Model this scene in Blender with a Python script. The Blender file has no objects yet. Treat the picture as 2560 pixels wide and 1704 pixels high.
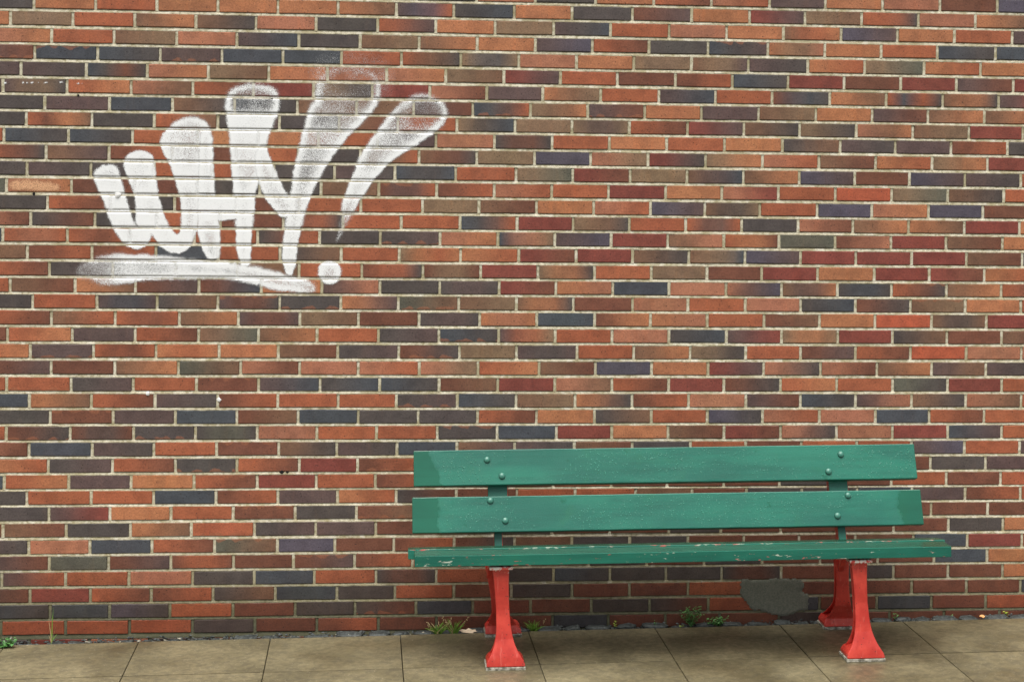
import bpy, bmesh, math, random
import numpy as np
from mathutils import Vector, Matrix, Euler, noise as mnoise

random.seed(7)
rng = np.random.default_rng(11)
scene = bpy.context.scene
col = scene.collection
RAD = math.radians

# ------------------------------------------------------------------ camera
CAM_LOC = (1.79006, -7.01337, 1.92563)
CAM_ROT = (1.560750, -0.012175, -0.087936)
CAM_LENS = 58.2288
CAM_SHIFT_Y = -0.148359

cam_d = bpy.data.cameras.new('camera')
cam = bpy.data.objects.new('camera', cam_d)
col.objects.link(cam)
cam.location = CAM_LOC
cam.rotation_euler = CAM_ROT
cam_d.sensor_fit = 'HORIZONTAL'
cam_d.sensor_width = 36.0
cam_d.lens = CAM_LENS
cam_d.shift_y = CAM_SHIFT_Y
cam_d.clip_end = 500.0
scene.camera = cam
scene.render.resolution_x = 1024
scene.render.resolution_y = 681

# ------------------------------------------------------------------ sky, sun, exposure
SUN_EL, SUN_AZ = RAD(74), RAD(203)          # azimuth clockwise from +Y: high, in front of the wall and a little to the left
world = bpy.data.worlds.new("World")
scene.world = world
world.use_nodes = True
wn = world.node_tree.nodes
wl = world.node_tree.links
wn.clear()
sky = wn.new('ShaderNodeTexSky')
sky.sky_type = 'NISHITA'
sky.sun_disc = False
sky.sun_elevation = SUN_EL
sky.sun_rotation = SUN_AZ
sky.dust_density = 4.0
sky.air_density = 1.0
hsv = wn.new('ShaderNodeHueSaturation')     # an overcast sky: nearly grey
hsv.inputs['Saturation'].default_value = 0.22
bg = wn.new('ShaderNodeBackground')
bg.inputs['Strength'].default_value = 0.05
wo = wn.new('ShaderNodeOutputWorld')
wl.new(sky.outputs[0], hsv.inputs['Color'])
wl.new(hsv.outputs[0], bg.inputs['Color'])
wl.new(bg.outputs[0], wo.inputs['Surface'])

sun_d = bpy.data.lights.new('sun', 'SUN')
sun_d.energy = 1.5
sun_d.angle = RAD(60)
sun_d.color = (1.0, 0.965, 0.90)
sun = bpy.data.objects.new('sun', sun_d)
col.objects.link(sun)
sdir = Vector((math.sin(SUN_AZ) * math.cos(SUN_EL), math.cos(SUN_AZ) * math.cos(SUN_EL), math.sin(SUN_EL)))
sun.rotation_euler = (-sdir).to_track_quat('-Z', 'Y').to_euler()
sun.location = sdir * 20

scene.view_settings.view_transform = 'Standard'
scene.view_settings.look = 'None'
scene.view_settings.exposure = 1.78
scene.view_settings.gamma = 1.0
scene.view_settings.use_curve_mapping = False
try:
    scene.cycles.use_denoising = True
    scene.cycles.max_bounces = 8
    scene.cycles.transparent_max_bounces = 24
except Exception:
    pass


# ------------------------------------------------------------------ helpers
def lin(c):
    return tuple(((v / 255) / 12.92 if v / 255 <= 0.04045 else ((v / 255 + 0.055) / 1.055) ** 2.4) for v in c)


def link(o, parent=None):
    col.objects.link(o)
    if parent is not None:
        o.parent = parent
    return o


def tag(o, label=None, cat=None, group=None, kind=None):
    if label:
        o['label'] = label
    if cat:
        o['category'] = cat
    if group:
        o['group'] = group
    if kind:
        o['kind'] = kind
    return o


def empty(name, loc=(0, 0, 0), rot=(0, 0, 0), parent=None):
    o = bpy.data.objects.new(name, None)
    o.empty_display_size = 0.1
    o.location = loc
    o.rotation_euler = rot
    return link(o, parent)


def mesh_obj(name, verts, faces, mat, parent=None, loc=(0, 0, 0), smooth=False, mats=None, fmat=None, attrs=None):
    me = bpy.data.meshes.new(name)
    me.from_pydata([tuple(v) for v in verts], [], faces)
    for m in (mats or [mat]):
        me.materials.append(m)
    if fmat is not None:
        me.polygons.foreach_set('material_index', fmat)
    if smooth:
        me.polygons.foreach_set('use_smooth', [True] * len(me.polygons))
    for nm, (typ, data) in (attrs or {}).items():
        a = me.attributes.new(nm, typ, 'POINT')
        key = {'FLOAT_COLOR': 'color', 'FLOAT_VECTOR': 'vector', 'FLOAT': 'value'}[typ]
        a.data.foreach_set(key, np.asarray(data, dtype=np.float32).ravel())
    me.update()
    o = bpy.data.objects.new(name, me)
    o.location = loc
    return link(o, parent)


def bevel(o, w, seg=2, ang=35):
    b = o.modifiers.new('bevel', 'BEVEL')
    b.width = w
    b.segments = seg
    b.limit_method = 'ANGLE'
    b.angle_limit = RAD(ang)
    return o


class NT:
    """tiny node builder"""
    def __init__(self, name):
        self.m = bpy.data.materials.new(name)
        self.m.use_nodes = True
        self.t = self.m.node_tree
        self.t.nodes.clear()
        self.out = self.t.nodes.new('ShaderNodeOutputMaterial')
        self.p = self.t.nodes.new('ShaderNodeBsdfPrincipled')
        self.t.links.new(self.p.outputs[0], self.out.inputs['Surface'])

    def n(self, typ, **kw):
        nd = self.t.nodes.new(typ)
        for k, v in kw.items():
            setattr(nd, k, v)
        return nd

    def set(self, sock, v):
        if isinstance(v, bpy.types.NodeSocket):
            self.t.links.new(v, sock)
        else:
            if sock.type == 'RGBA' and len(v) == 3:
                v = (*v, 1)
            sock.default_value = v

    def math(self, op, a, b=0.0, c=0.0, clamp=False):
        nd = self.n('ShaderNodeMath', operation=op, use_clamp=clamp)
        for i, v in enumerate((a, b, c)):
            self.set(nd.inputs[i], v)
        return nd.outputs[0]

    def vmath(self, op, a, b=None):
        nd = self.n('ShaderNodeVectorMath', operation=op)
        self.set(nd.inputs[0], a)
        if b is not None:
            self.set(nd.inputs[1], b)
        return nd.outputs[0]

    def attr(self, name, out='Color'):
        nd = self.n('ShaderNodeAttribute', attribute_name=name)
        return nd.outputs[out]

    def noise(self, vec, scale, detail=3.0, rough=0.5, out=0):
        nd = self.n('ShaderNodeTexNoise')
        if vec is not None:
            self.set(nd.inputs['Vector'], vec)
        nd.inputs['Scale'].default_value = scale
        nd.inputs['Detail'].default_value = detail
        nd.inputs['Roughness'].default_value = rough
        return nd.outputs[out]

    def voronoi(self, vec, scale, out='Distance'):
        nd = self.n('ShaderNodeTexVoronoi')
        self.set(nd.inputs['Vector'], vec)
        nd.inputs['Scale'].default_value = scale
        return nd.outputs[out]

    def ramp(self, v, lo, hi, a=0.0, b=1.0):
        nd = self.n('ShaderNodeMapRange', interpolation_type='SMOOTHSTEP')
        self.set(nd.inputs[0], v)
        nd.inputs[1].default_value = lo
        nd.inputs[2].default_value = hi
        nd.inputs[3].default_value = a
        nd.inputs[4].default_value = b
        return nd.outputs[0]

    def mix(self, f, a, b, blend='MIX'):
        nd = self.n('ShaderNodeMix', data_type='RGBA', blend_type=blend)
        self.set(nd.inputs[0], f)
        self.set(nd.inputs[6], a)
        self.set(nd.inputs[7], b)
        return nd.outputs[2]

    def comb(self, x, y, z):
        nd = self.n('ShaderNodeCombineXYZ')
        for i, v in enumerate((x, y, z)):
            self.set(nd.inputs[i], v)
        return nd.outputs[0]

    def sep(self, v):
        nd = self.n('ShaderNodeSeparateXYZ')
        self.set(nd.inputs[0], v)
        return nd.outputs

    def pos(self):
        return self.n('ShaderNodeNewGeometry').outputs['Position']

    def obj(self):
        return self.n('ShaderNodeTexCoord').outputs['Object']

    def bump(self, h, strength=0.3, dist=0.002):
        nd = self.n('ShaderNodeBump')
        self.set(nd.inputs['Height'], h)
        nd.inputs['Strength'].default_value = strength
        nd.inputs['Distance'].default_value = dist
        self.t.links.new(nd.outputs[0], self.p.inputs['Normal'])

    def fin(self, color=None, rough=None, spec=None, coat=None):
        if color is not None:
            self.set(self.p.inputs['Base Color'], color)
        if rough is not None:
            self.set(self.p.inputs['Roughness'], rough)
        if spec is not None:
            self.p.inputs['Specular IOR Level'].default_value = spec
        if coat is not None:
            self.p.inputs['Coat Weight'].default_value = coat
        return self.m


# ------------------------------------------------------------------ materials
def mat_brick():
    t = NT('fired_clay_brick')
    buv = t.attr('BUV', 'Vector')
    fl = t.n('ShaderNodeSeparateColor')
    t.set(fl.inputs[0], t.attr('Flag'))
    top, bot, rnd = fl.outputs[0], fl.outputs[1], fl.outputs[2]
    s = t.sep(buv)
    u, v, hh = s[0], s[1], s[2]
    off = t.comb(t.math('MULTIPLY', rnd, 53.0), t.math('MULTIPLY', rnd, 91.0), 0.0)
    vec = t.vmath('ADD', t.comb(u, v, 0.0), off)
    base = t.attr('Col')
    # broad tone drift along the face
    n1 = t.noise(vec, 14.0, 3.0, 0.55)
    c = t.mix(t.ramp(n1, 0.38, 0.68, 0.0, 0.62), base, t.mix(1.0, base, (0.64, 0.63, 0.65), 'MULTIPLY'))
    # kiln streaks: narrow bands standing upright on the face
    sv = t.vmath('MULTIPLY', vec, (34.0, 6.0, 1.0))
    n2 = t.noise(sv, 1.0, 2.0, 0.5)
    c = t.mix(t.ramp(n2, 0.52, 0.74, 0.0, 0.38), c, t.mix(1.0, c, (1.22, 1.06, 0.94), 'MULTIPLY'))
    # scalloped flame marks along the upper or lower edge
    ph = t.math('ADD', t.math('MULTIPLY', u, 40.0), t.math('MULTIPLY', rnd, 30.0))
    wob = t.math('ADD', t.math('ABSOLUTE', t.math('SINE', t.math('ADD', ph, t.math('MULTIPLY', t.noise(vec, 11.0, 1.0), 5.0)))), t.math('MULTIPLY', t.noise(vec, 26.0, 2.0), 1.1))
    reach = t.math('MULTIPLY', t.math('SUBTRACT', wob, 0.95), 0.024)
    dt = t.math('SUBTRACT', hh, v)
    ft = t.math('MULTIPLY', t.ramp(t.math('SUBTRACT', reach, dt), -0.002, 0.003), top)
    fb = t.math('MULTIPLY', t.ramp(t.math('SUBTRACT', reach, v), -0.002, 0.003), bot)
    c = t.mix(t.math('MULTIPLY', t.math('ADD', ft, fb, clamp=True), 0.55), c, lin((146, 92, 66)))
    # fine grain, soot specks, pits
    g = t.noise(vec, 420.0, 2.0, 0.6)
    gm = t.n('ShaderNodeCombineColor')
    gv = t.ramp(t.math('ADD', t.math('MULTIPLY', g, 0.6), t.math('MULTIPLY', t.noise(vec, 130.0, 3.0, 0.6), 0.4)), 0.32, 0.68, 0.66, 1.32)
    for i in range(3):
        t.set(gm.inputs[i], gv)
    c = t.mix(1.0, c, gm.outputs[0], 'MULTIPLY')
    vd = t.voronoi(vec, 150.0)
    keep = t.ramp(t.noise(vec, 55.0, 2.0), 0.45, 0.62)
    speck = t.math('MULTIPLY', t.ramp(vd, 0.10, 0.22, 1.0, 0.0), keep)
    vd2 = t.voronoi(vec, 62.0)
    speck = t.math('MAXIMUM', speck, t.math('MULTIPLY', t.ramp(vd2, 0.09, 0.17, 0.9, 0.0), t.ramp(t.noise(vec, 21.0, 2.0), 0.44, 0.54)))
    c = t.mix(t.math('MULTIPLY', speck, 0.95), c, lin((34, 27, 25)))
    # mortar film and edge grime
    e = t.math('MINIMUM', v, dt)
    eg = t.math('ADD', e, t.math('MULTIPLY', t.math('SUBTRACT', t.noise(vec, 90.0, 3.0), 0.5), 0.008))
    c = t.mix(t.ramp(eg, -0.001, 0.0035, 0.5, 0.0), c, lin((74, 64, 54)))
    # damp, mossy foot of the wall
    z = t.sep(t.pos())[2]
    dn = t.noise(t.pos(), 5.0, 4.0, 0.6)
    damp = t.ramp(t.math('ADD', z, t.math('MULTIPLY', t.math('SUBTRACT', dn, 0.5), 0.25)), 0.02, 0.36, 1.0, 0.0)
    c = t.mix(t.math('MULTIPLY', damp, 0.85), c, t.mix(1.0, c, (0.60, 0.48, 0.40), 'MULTIPLY'))
    h = t.math('SUBTRACT', t.math('MULTIPLY', g, 0.5), t.math('MULTIPLY', speck, 1.4))
    h = t.math('ADD', h, t.math('MULTIPLY', t.noise(vec, 60.0, 3.0), 1.0))
    t.bump(h, 0.35, 0.0016)
    rough = t.ramp(t.noise(vec, 25.0, 2.0), 0.3, 0.7, 0.52, 0.8)
    return t.fin(c, rough, 0.35)


def mat_mortar():
    t = NT('lime_mortar')
    p = t.pos()
    n1 = t.noise(p, 9.0, 4.0, 0.62)
    n2 = t.noise(p, 60.0, 4.0, 0.65)
    n3 = t.noise(p, 420.0, 2.0, 0.6)
    c = t.mix(t.ramp(n2, 0.26, 0.60), lin((146, 137, 107)), lin((208, 201, 178)))
    c = t.mix(t.ramp(n1, 0.42, 0.62, 0.0, 0.75), c, lin((160, 150, 116)))
    n4 = t.noise(p, 22.0, 3.0, 0.6)
    c = t.mix(t.ramp(n4, 0.54, 0.66, 0.0, 0.6), c, lin((222, 217, 200)))
    c = t.mix(t.ramp(n3, 0.55, 0.75, 0.0, 0.2), c, lin((110, 102, 82)))
    z = t.sep(p)[2]
    damp = t.ramp(t.math('ADD', z, t.math('MULTIPLY', t.math('SUBTRACT', n1, 0.5), 0.5)), 0.02, 0.42, 1.0, 0.0)
    c = t.mix(t.math('MULTIPLY', damp, 0.8), c, lin((104, 98, 68)))
    low = t.ramp(t.math('ADD', z, t.math('MULTIPLY', t.math('SUBTRACT', n2, 0.5), 0.16)), 0.0, 0.16, 1.0, 0.0)
    c = t.mix(t.math('MULTIPLY', low, 0.7), c, lin((66, 70, 56)))
    t.bump(t.math('ADD', n2, t.math('MULTIPLY', n3, 0.5)), 0.6, 0.003)
    return t.fin(c, 0.9, 0.2)


def mat_paint(name, rgb):
    t = NT(name)
    p = t.pos()
    dens = t.attr('dens', 'Fac')
    n = t.math('ADD', t.math('MULTIPLY', t.noise(p, 520.0, 2.0, 0.7), 0.8), t.math('MULTIPLY', t.noise(p, 240.0, 3.0, 0.6), 0.2))
    x = t.math('ADD', t.math('SUBTRACT', t.math('MULTIPLY', dens, 1.0), t.ramp(n, 0.30, 0.70)), 0.0)
    a = t.ramp(x, -0.22, 0.26)
    tr = t.n('ShaderNodeBsdfTransparent')
    mx = t.n('ShaderNodeMixShader')
    t.set(mx.inputs[0], a)
    t.t.links.new(tr.outputs[0], mx.inputs[1])
    t.t.links.new(t.p.outputs[0], mx.inputs[2])
    t.t.links.new(mx.outputs[0], t.out.inputs['Surface'])
    t.bump(t.noise(p, 400.0, 2.0), 0.25, 0.001)
    return t.fin(rgb, 0.6, 0.3)


def mat_green():
    t = NT('wet_green_gloss_paint')
    puv = t.attr('PUV', 'Vector')           # x along the board, y across its width (0..1), z: kind of board
    s = t.sep(puv)
    o = t.obj()
    n1 = t.noise(t.vmath('MULTIPLY', o, (2.5, 9.0, 9.0)), 1.0, 3.0, 0.55)
    c = t.mix(t.ramp(n1, 0.32, 0.7), (0.007, 0.104, 0.074), (0.012, 0.150, 0.100))
    grain = t.noise(t.vmath('MULTIPLY', o, (4.0, 220.0, 220.0)), 1.0, 2.0, 0.5)
    br = t.noise(t.vmath('MULTIPLY', o, (3.0, 70.0, 70.0)), 1.0, 4.0, 0.6)
    c = t.mix(t.ramp(br, 0.45, 0.70, 0.0, 0.30), c, t.mix(1.0, c, (0.55, 0.62, 0.60), 'MULTIPLY'))
    gr_ = t.noise(t.vmath('MULTIPLY', o, (7.0, 7.0, 7.0)), 1.0, 5.0, 0.7)
    c = t.mix(t.ramp(gr_, 0.55, 0.72, 0.0, 0.35), c, (0.016, 0.135, 0.065))
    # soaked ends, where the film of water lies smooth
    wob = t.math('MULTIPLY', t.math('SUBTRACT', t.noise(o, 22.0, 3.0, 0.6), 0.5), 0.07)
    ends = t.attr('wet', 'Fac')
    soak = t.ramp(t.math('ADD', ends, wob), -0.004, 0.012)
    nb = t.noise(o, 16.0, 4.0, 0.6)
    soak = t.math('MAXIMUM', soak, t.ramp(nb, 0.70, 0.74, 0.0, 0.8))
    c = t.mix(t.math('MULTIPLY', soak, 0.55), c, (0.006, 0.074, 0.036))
    seat_f = t.math('MULTIPLY', t.math('GREATER_THAN', s[2], 2.5), t.ramp(ends, 0.0, 0.02))  # wet seat tops, with the dark wall's reflection put into the colour
    top_dark = t.ramp(t.noise(t.vmath('MULTIPLY', o, (7.0, 60.0, 60.0)), 1.0, 4.0, 0.65), 0.3, 0.7, 0.45, 1.0)
    c = t.mix(t.math('MULTIPLY', seat_f, top_dark), c, (0.005, 0.040, 0.021))
    # worn paint: pale wood and red primer showing through along the seat edges; rear boards add a painted highlight
    wear = t.attr('wear', 'Fac')
    cn = t.noise(t.vmath('MULTIPLY', o, (26.0, 110.0, 110.0)), 1.0, 4.0, 0.7)
    chip = t.ramp(t.math('ADD', t.math('SUBTRACT', cn, 0.765), t.math('MULTIPLY', wear, 0.15)), 0.0, 0.02)
    tint = t.ramp(t.noise(o, 9.0, 2.0), 0.44, 0.58)
    pick = t.mix(tint, lin((178, 84, 78)), lin((176, 186, 170)))
    c = t.mix(chip, c, pick)
    beads = t.noise(o, 260.0, 2.0, 0.6)
    bd = t.math('MULTIPLY', t.ramp(beads, 0.52, 0.68), t.math('SUBTRACT', 1.0, soak))
    h = t.math('ADD', t.math('MULTIPLY', grain, 0.35), bd)
    h = t.math('SUBTRACT', h, t.math('MULTIPLY', chip, 0.8))
    t.bump(h, 0.30, 0.0012)
    r = t.math('ADD', t.math('MULTIPLY', soak, -0.14), 0.40)
    r = t.math('ADD', r, t.math('MULTIPLY', chip, 0.3))
    t.p.inputs['Coat Roughness'].default_value = 0.15
    return t.fin(c, r, 0.4, 0.08)


def mat_red():
    t = NT('red_gloss_paint_on_cast_iron')
    o = t.obj()
    n1 = t.noise(o, 14.0, 4.0, 0.6)
    c = t.mix(t.ramp(n1, 0.35, 0.7), (0.47, 0.026, 0.017), (0.63, 0.056, 0.036))
    # old drips and rubbed paler patches
    dr = t.noise(t.vmath('MULTIPLY', o, (90.0, 90.0, 5.0)), 1.0, 3.0, 0.6)
    c = t.mix(t.ramp(dr, 0.58, 0.72, 0.0, 0.45), c, (0.72, 0.17, 0.13))
    vd = t.voronoi(o, 75.0)
    kp = t.ramp(t.noise(o, 26.0, 2.0), 0.50, 0.60)
    spot = t.math('MULTIPLY', t.ramp(vd, 0.12, 0.2, 1.0, 0.0), kp)
    c = t.mix(t.math('MULTIPLY', spot, 0.9), c, (0.035, 0.018, 0.014))
    wear = t.attr('wear', 'Fac')
    cn = t.noise(o, 95.0, 4.0, 0.6)
    chip = t.ramp(t.math('ADD', t.math('SUBTRACT', cn, 0.78), t.math('MULTIPLY', wear, 0.30)), 0.0, 0.02)
    c = t.mix(chip, c, (0.62, 0.58, 0.52))
    t.bump(t.math('ADD', t.noise(o, 45.0, 3.0), t.math('MULTIPLY', t.noise(o, 300.0, 2.0), 0.35)), 0.25, 0.002)
    return t.fin(c, 0.40, 0.6, 0.35)


def mat_simple(name, c1, c2, scale, rough, spec=0.4, bump=0.3, dist=0.002, stretch=(1, 1, 1)):
    t = NT(name)
    o = t.vmath('MULTIPLY', t.obj(), stretch)
    n1 = t.noise(o, scale, 4.0, 0.6)
    c = t.mix(t.ramp(n1, 0.33, 0.67), c1, c2)
    t.bump(n1, bump, dist)
    return t.fin(c, rough, spec)


def mat_slab():
    t = NT('wet_concrete_slab')
    p = t.pos()
    oi = t.n('ShaderNodeObjectInfo')
    rnd = oi.outputs['Random']
    pv = t.vmath('ADD', p, t.comb(t.math('MULTIPLY', rnd, 17.0), 0.0, 0.0))
    n1 = t.noise(pv, 3.2, 4.0, 0.6)
    n2 = t.noise(p, 34.0, 4.0, 0.65)
    n3 = t.noise(p, 340.0, 2.0, 0.6)
    c = t.mix(t.ramp(n1, 0.32, 0.68), lin((95, 88, 65)), lin((124, 115, 88)))
    c = t.mix(t.ramp(n2, 0.35, 0.7, 0.0, 0.55), c, lin((66, 60, 46)))
    c = t.mix(t.ramp(n3, 0.56, 0.72, 0.0, 0.5), c, lin((74, 66, 50)))
    vd = t.voronoi(p, 80.0)
    kp = t.ramp(t.noise(p, 30.0, 1.0), 0.42, 0.52)
    c = t.mix(t.math('MULTIPLY', t.ramp(vd, 0.10, 0.22, 0.75, 0.0), kp), c, lin((168, 160, 138)))
    # damp patches, then a mottled darkening that grows a little to the right
    bl = t.noise(p, 7.0, 5.0, 0.68)
    c = t.mix(t.ramp(bl, 0.50, 0.70, 0.0, 0.5), c, t.mix(1.0, c, (0.72, 0.70, 0.66), 'MULTIPLY'))
    x = t.sep(p)[0]
    wetn = t.math('ADD', t.math('MULTIPLY', x, 0.22), t.noise(p, 1.5, 3.0, 0.55))
    wet = t.ramp(t.math('ADD', t.math('MULTIPLY', x, 0.06), t.noise(p, 1.7, 3.0, 0.55)), 0.60, 0.86)
    c = t.mix(wet, c, t.mix(1.0, c, (0.70, 0.68, 0.66), 'MULTIPLY'))
    t.bump(t.math('ADD', t.math('MULTIPLY', n3, 0.6), t.math('MULTIPLY', n2, 0.5)), 0.28, 0.002)
    r = t.math('SUBTRACT', t.ramp(n2, 0.3, 0.7, 0.42, 0.62), t.math('MULTIPLY', wet, 0.16))
    return t.fin(c, r, 0.5)


def mat_ground():
    t = NT('dark_wet_soil')
    p = t.pos()
    n1 = t.noise(p, 26.0, 5.0, 0.7)
    n2 = t.noise(p, 240.0, 3.0, 0.7)
    c = t.mix(t.ramp(n1, 0.35, 0.65), lin((36, 36, 30)), lin((74, 74, 60)))
    c = t.mix(t.ramp(n2, 0.6, 0.72, 0.0, 0.7), c, lin((124, 118, 98)))
    t.bump(t.math('ADD', n1, n2), 0.8, 0.006)
    return t.fin(c, 0.75, 0.4)


def mat_leaf(name, a, b):
    t = NT(name)
    n1 = t.noise(t.obj(), 60.0, 2.0)
    c = t.mix(n1, a, b)
    t.p.inputs['Subsurface Weight'].default_value = 0.0
    return t.fin(c, 0.5, 0.4)


M_BRICK = mat_brick()
M_MORTAR = mat_mortar()
M_WHITE = mat_paint('white_spray_paint', (0.83, 0.84, 0.84))
M_CREAM = mat_paint('cream_spray_paint', lin((222, 172, 132)))
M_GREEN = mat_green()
M_RED = mat_red()
M_PAD = mat_simple('chipped_white_pad', lin((84, 80, 68)), lin((186, 182, 168)), 48.0, 0.7)
M_SLAB = mat_slab()
M_SOIL = mat_ground()
M_STONE = mat_simple('dark_wet_stone', lin((28, 33, 33)), lin((66, 71, 69)), 70.0, 0.6, 0.5, 0.6, 0.004)
M_GRIT = mat_simple('pale_grit', lin((96, 90, 76)), lin((178, 172, 154)), 90.0, 0.8)
M_CEMENT = mat_simple('grey_cement', lin((88, 91, 81)), lin((106, 106, 95)), 160.0, 0.9, 0.2, 0.3, 0.001)
M_CORE = mat_simple('wall_core', lin((96, 88, 70)), lin((130, 120, 96)), 20.0, 0.95)
M_HOLE = mat_simple('dark_hole', (0.004, 0.004, 0.004), (0.01, 0.01, 0.01), 10.0, 0.95)
M_PLUG = mat_simple('white_filler', (0.6, 0.6, 0.58), (0.78, 0.78, 0.76), 60.0, 0.8)
M_GRASS = mat_leaf('grass_blade', (0.09, 0.20, 0.025), (0.20, 0.34, 0.05))
M_STRAW = mat_leaf('dry_straw', (0.34, 0.25, 0.11), (0.50, 0.40, 0.22))
M_LEAF = mat_leaf('weed_leaf', (0.05, 0.16, 0.04), (0.11, 0.27, 0.07))
M_YLEAF = mat_leaf('yellow_green_leaf', (0.22, 0.30, 0.03), (0.36, 0.42, 0.06))
M_CREAMLEAF = mat_leaf('bleached_leaf', (0.55, 0.42, 0.28), (0.70, 0.58, 0.42))
M_ORANGELEAF = mat_leaf('orange_leaf', (0.55, 0.24, 0.07), (0.66, 0.36, 0.14))
M_PETAL = mat_leaf('white_petal', (0.62, 0.60, 0.54), (0.75, 0.74, 0.70))

# ------------------------------------------------------------------ measured wall
FLECKS = [[(293.9, 2272.5), (302.6, 2273.3), (304.5, 2268.2), (294.0, 2266.8)], [(368.2, 2273.7), (374.4, 2274.5), (376.3, 2269.4), (368.3, 2268.0)], [(383.1, 2274.0), (390.5, 2274.8), (392.4, 2269.7), (383.2, 2268.3)], [(402.9, 2275.0), (414.1, 2275.8), (416.0, 2270.7), (403.0, 2269.3)], [(430.9, 2274.8), (435.8, 2275.5), (437.8, 2270.5), (430.9, 2269.1)], [(458.2, 2275.3), (470.6, 2276.1), (472.5, 2271.1), (458.3, 2269.6)], [(519.7, 2278.2), (533.4, 2279.1), (535.3, 2274.0), (519.8, 2272.5)], [(589.5, 2274.3), (598.3, 2275.1), (600.2, 2270.0), (589.6, 2268.6)], [(608.3, 2274.0), (613.2, 2274.7), (615.2, 2269.7), (608.3, 2268.3)], [(935.3, 2266.7), (940.3, 2267.5), (942.3, 2262.4), (935.4, 2261.0)]]
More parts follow.
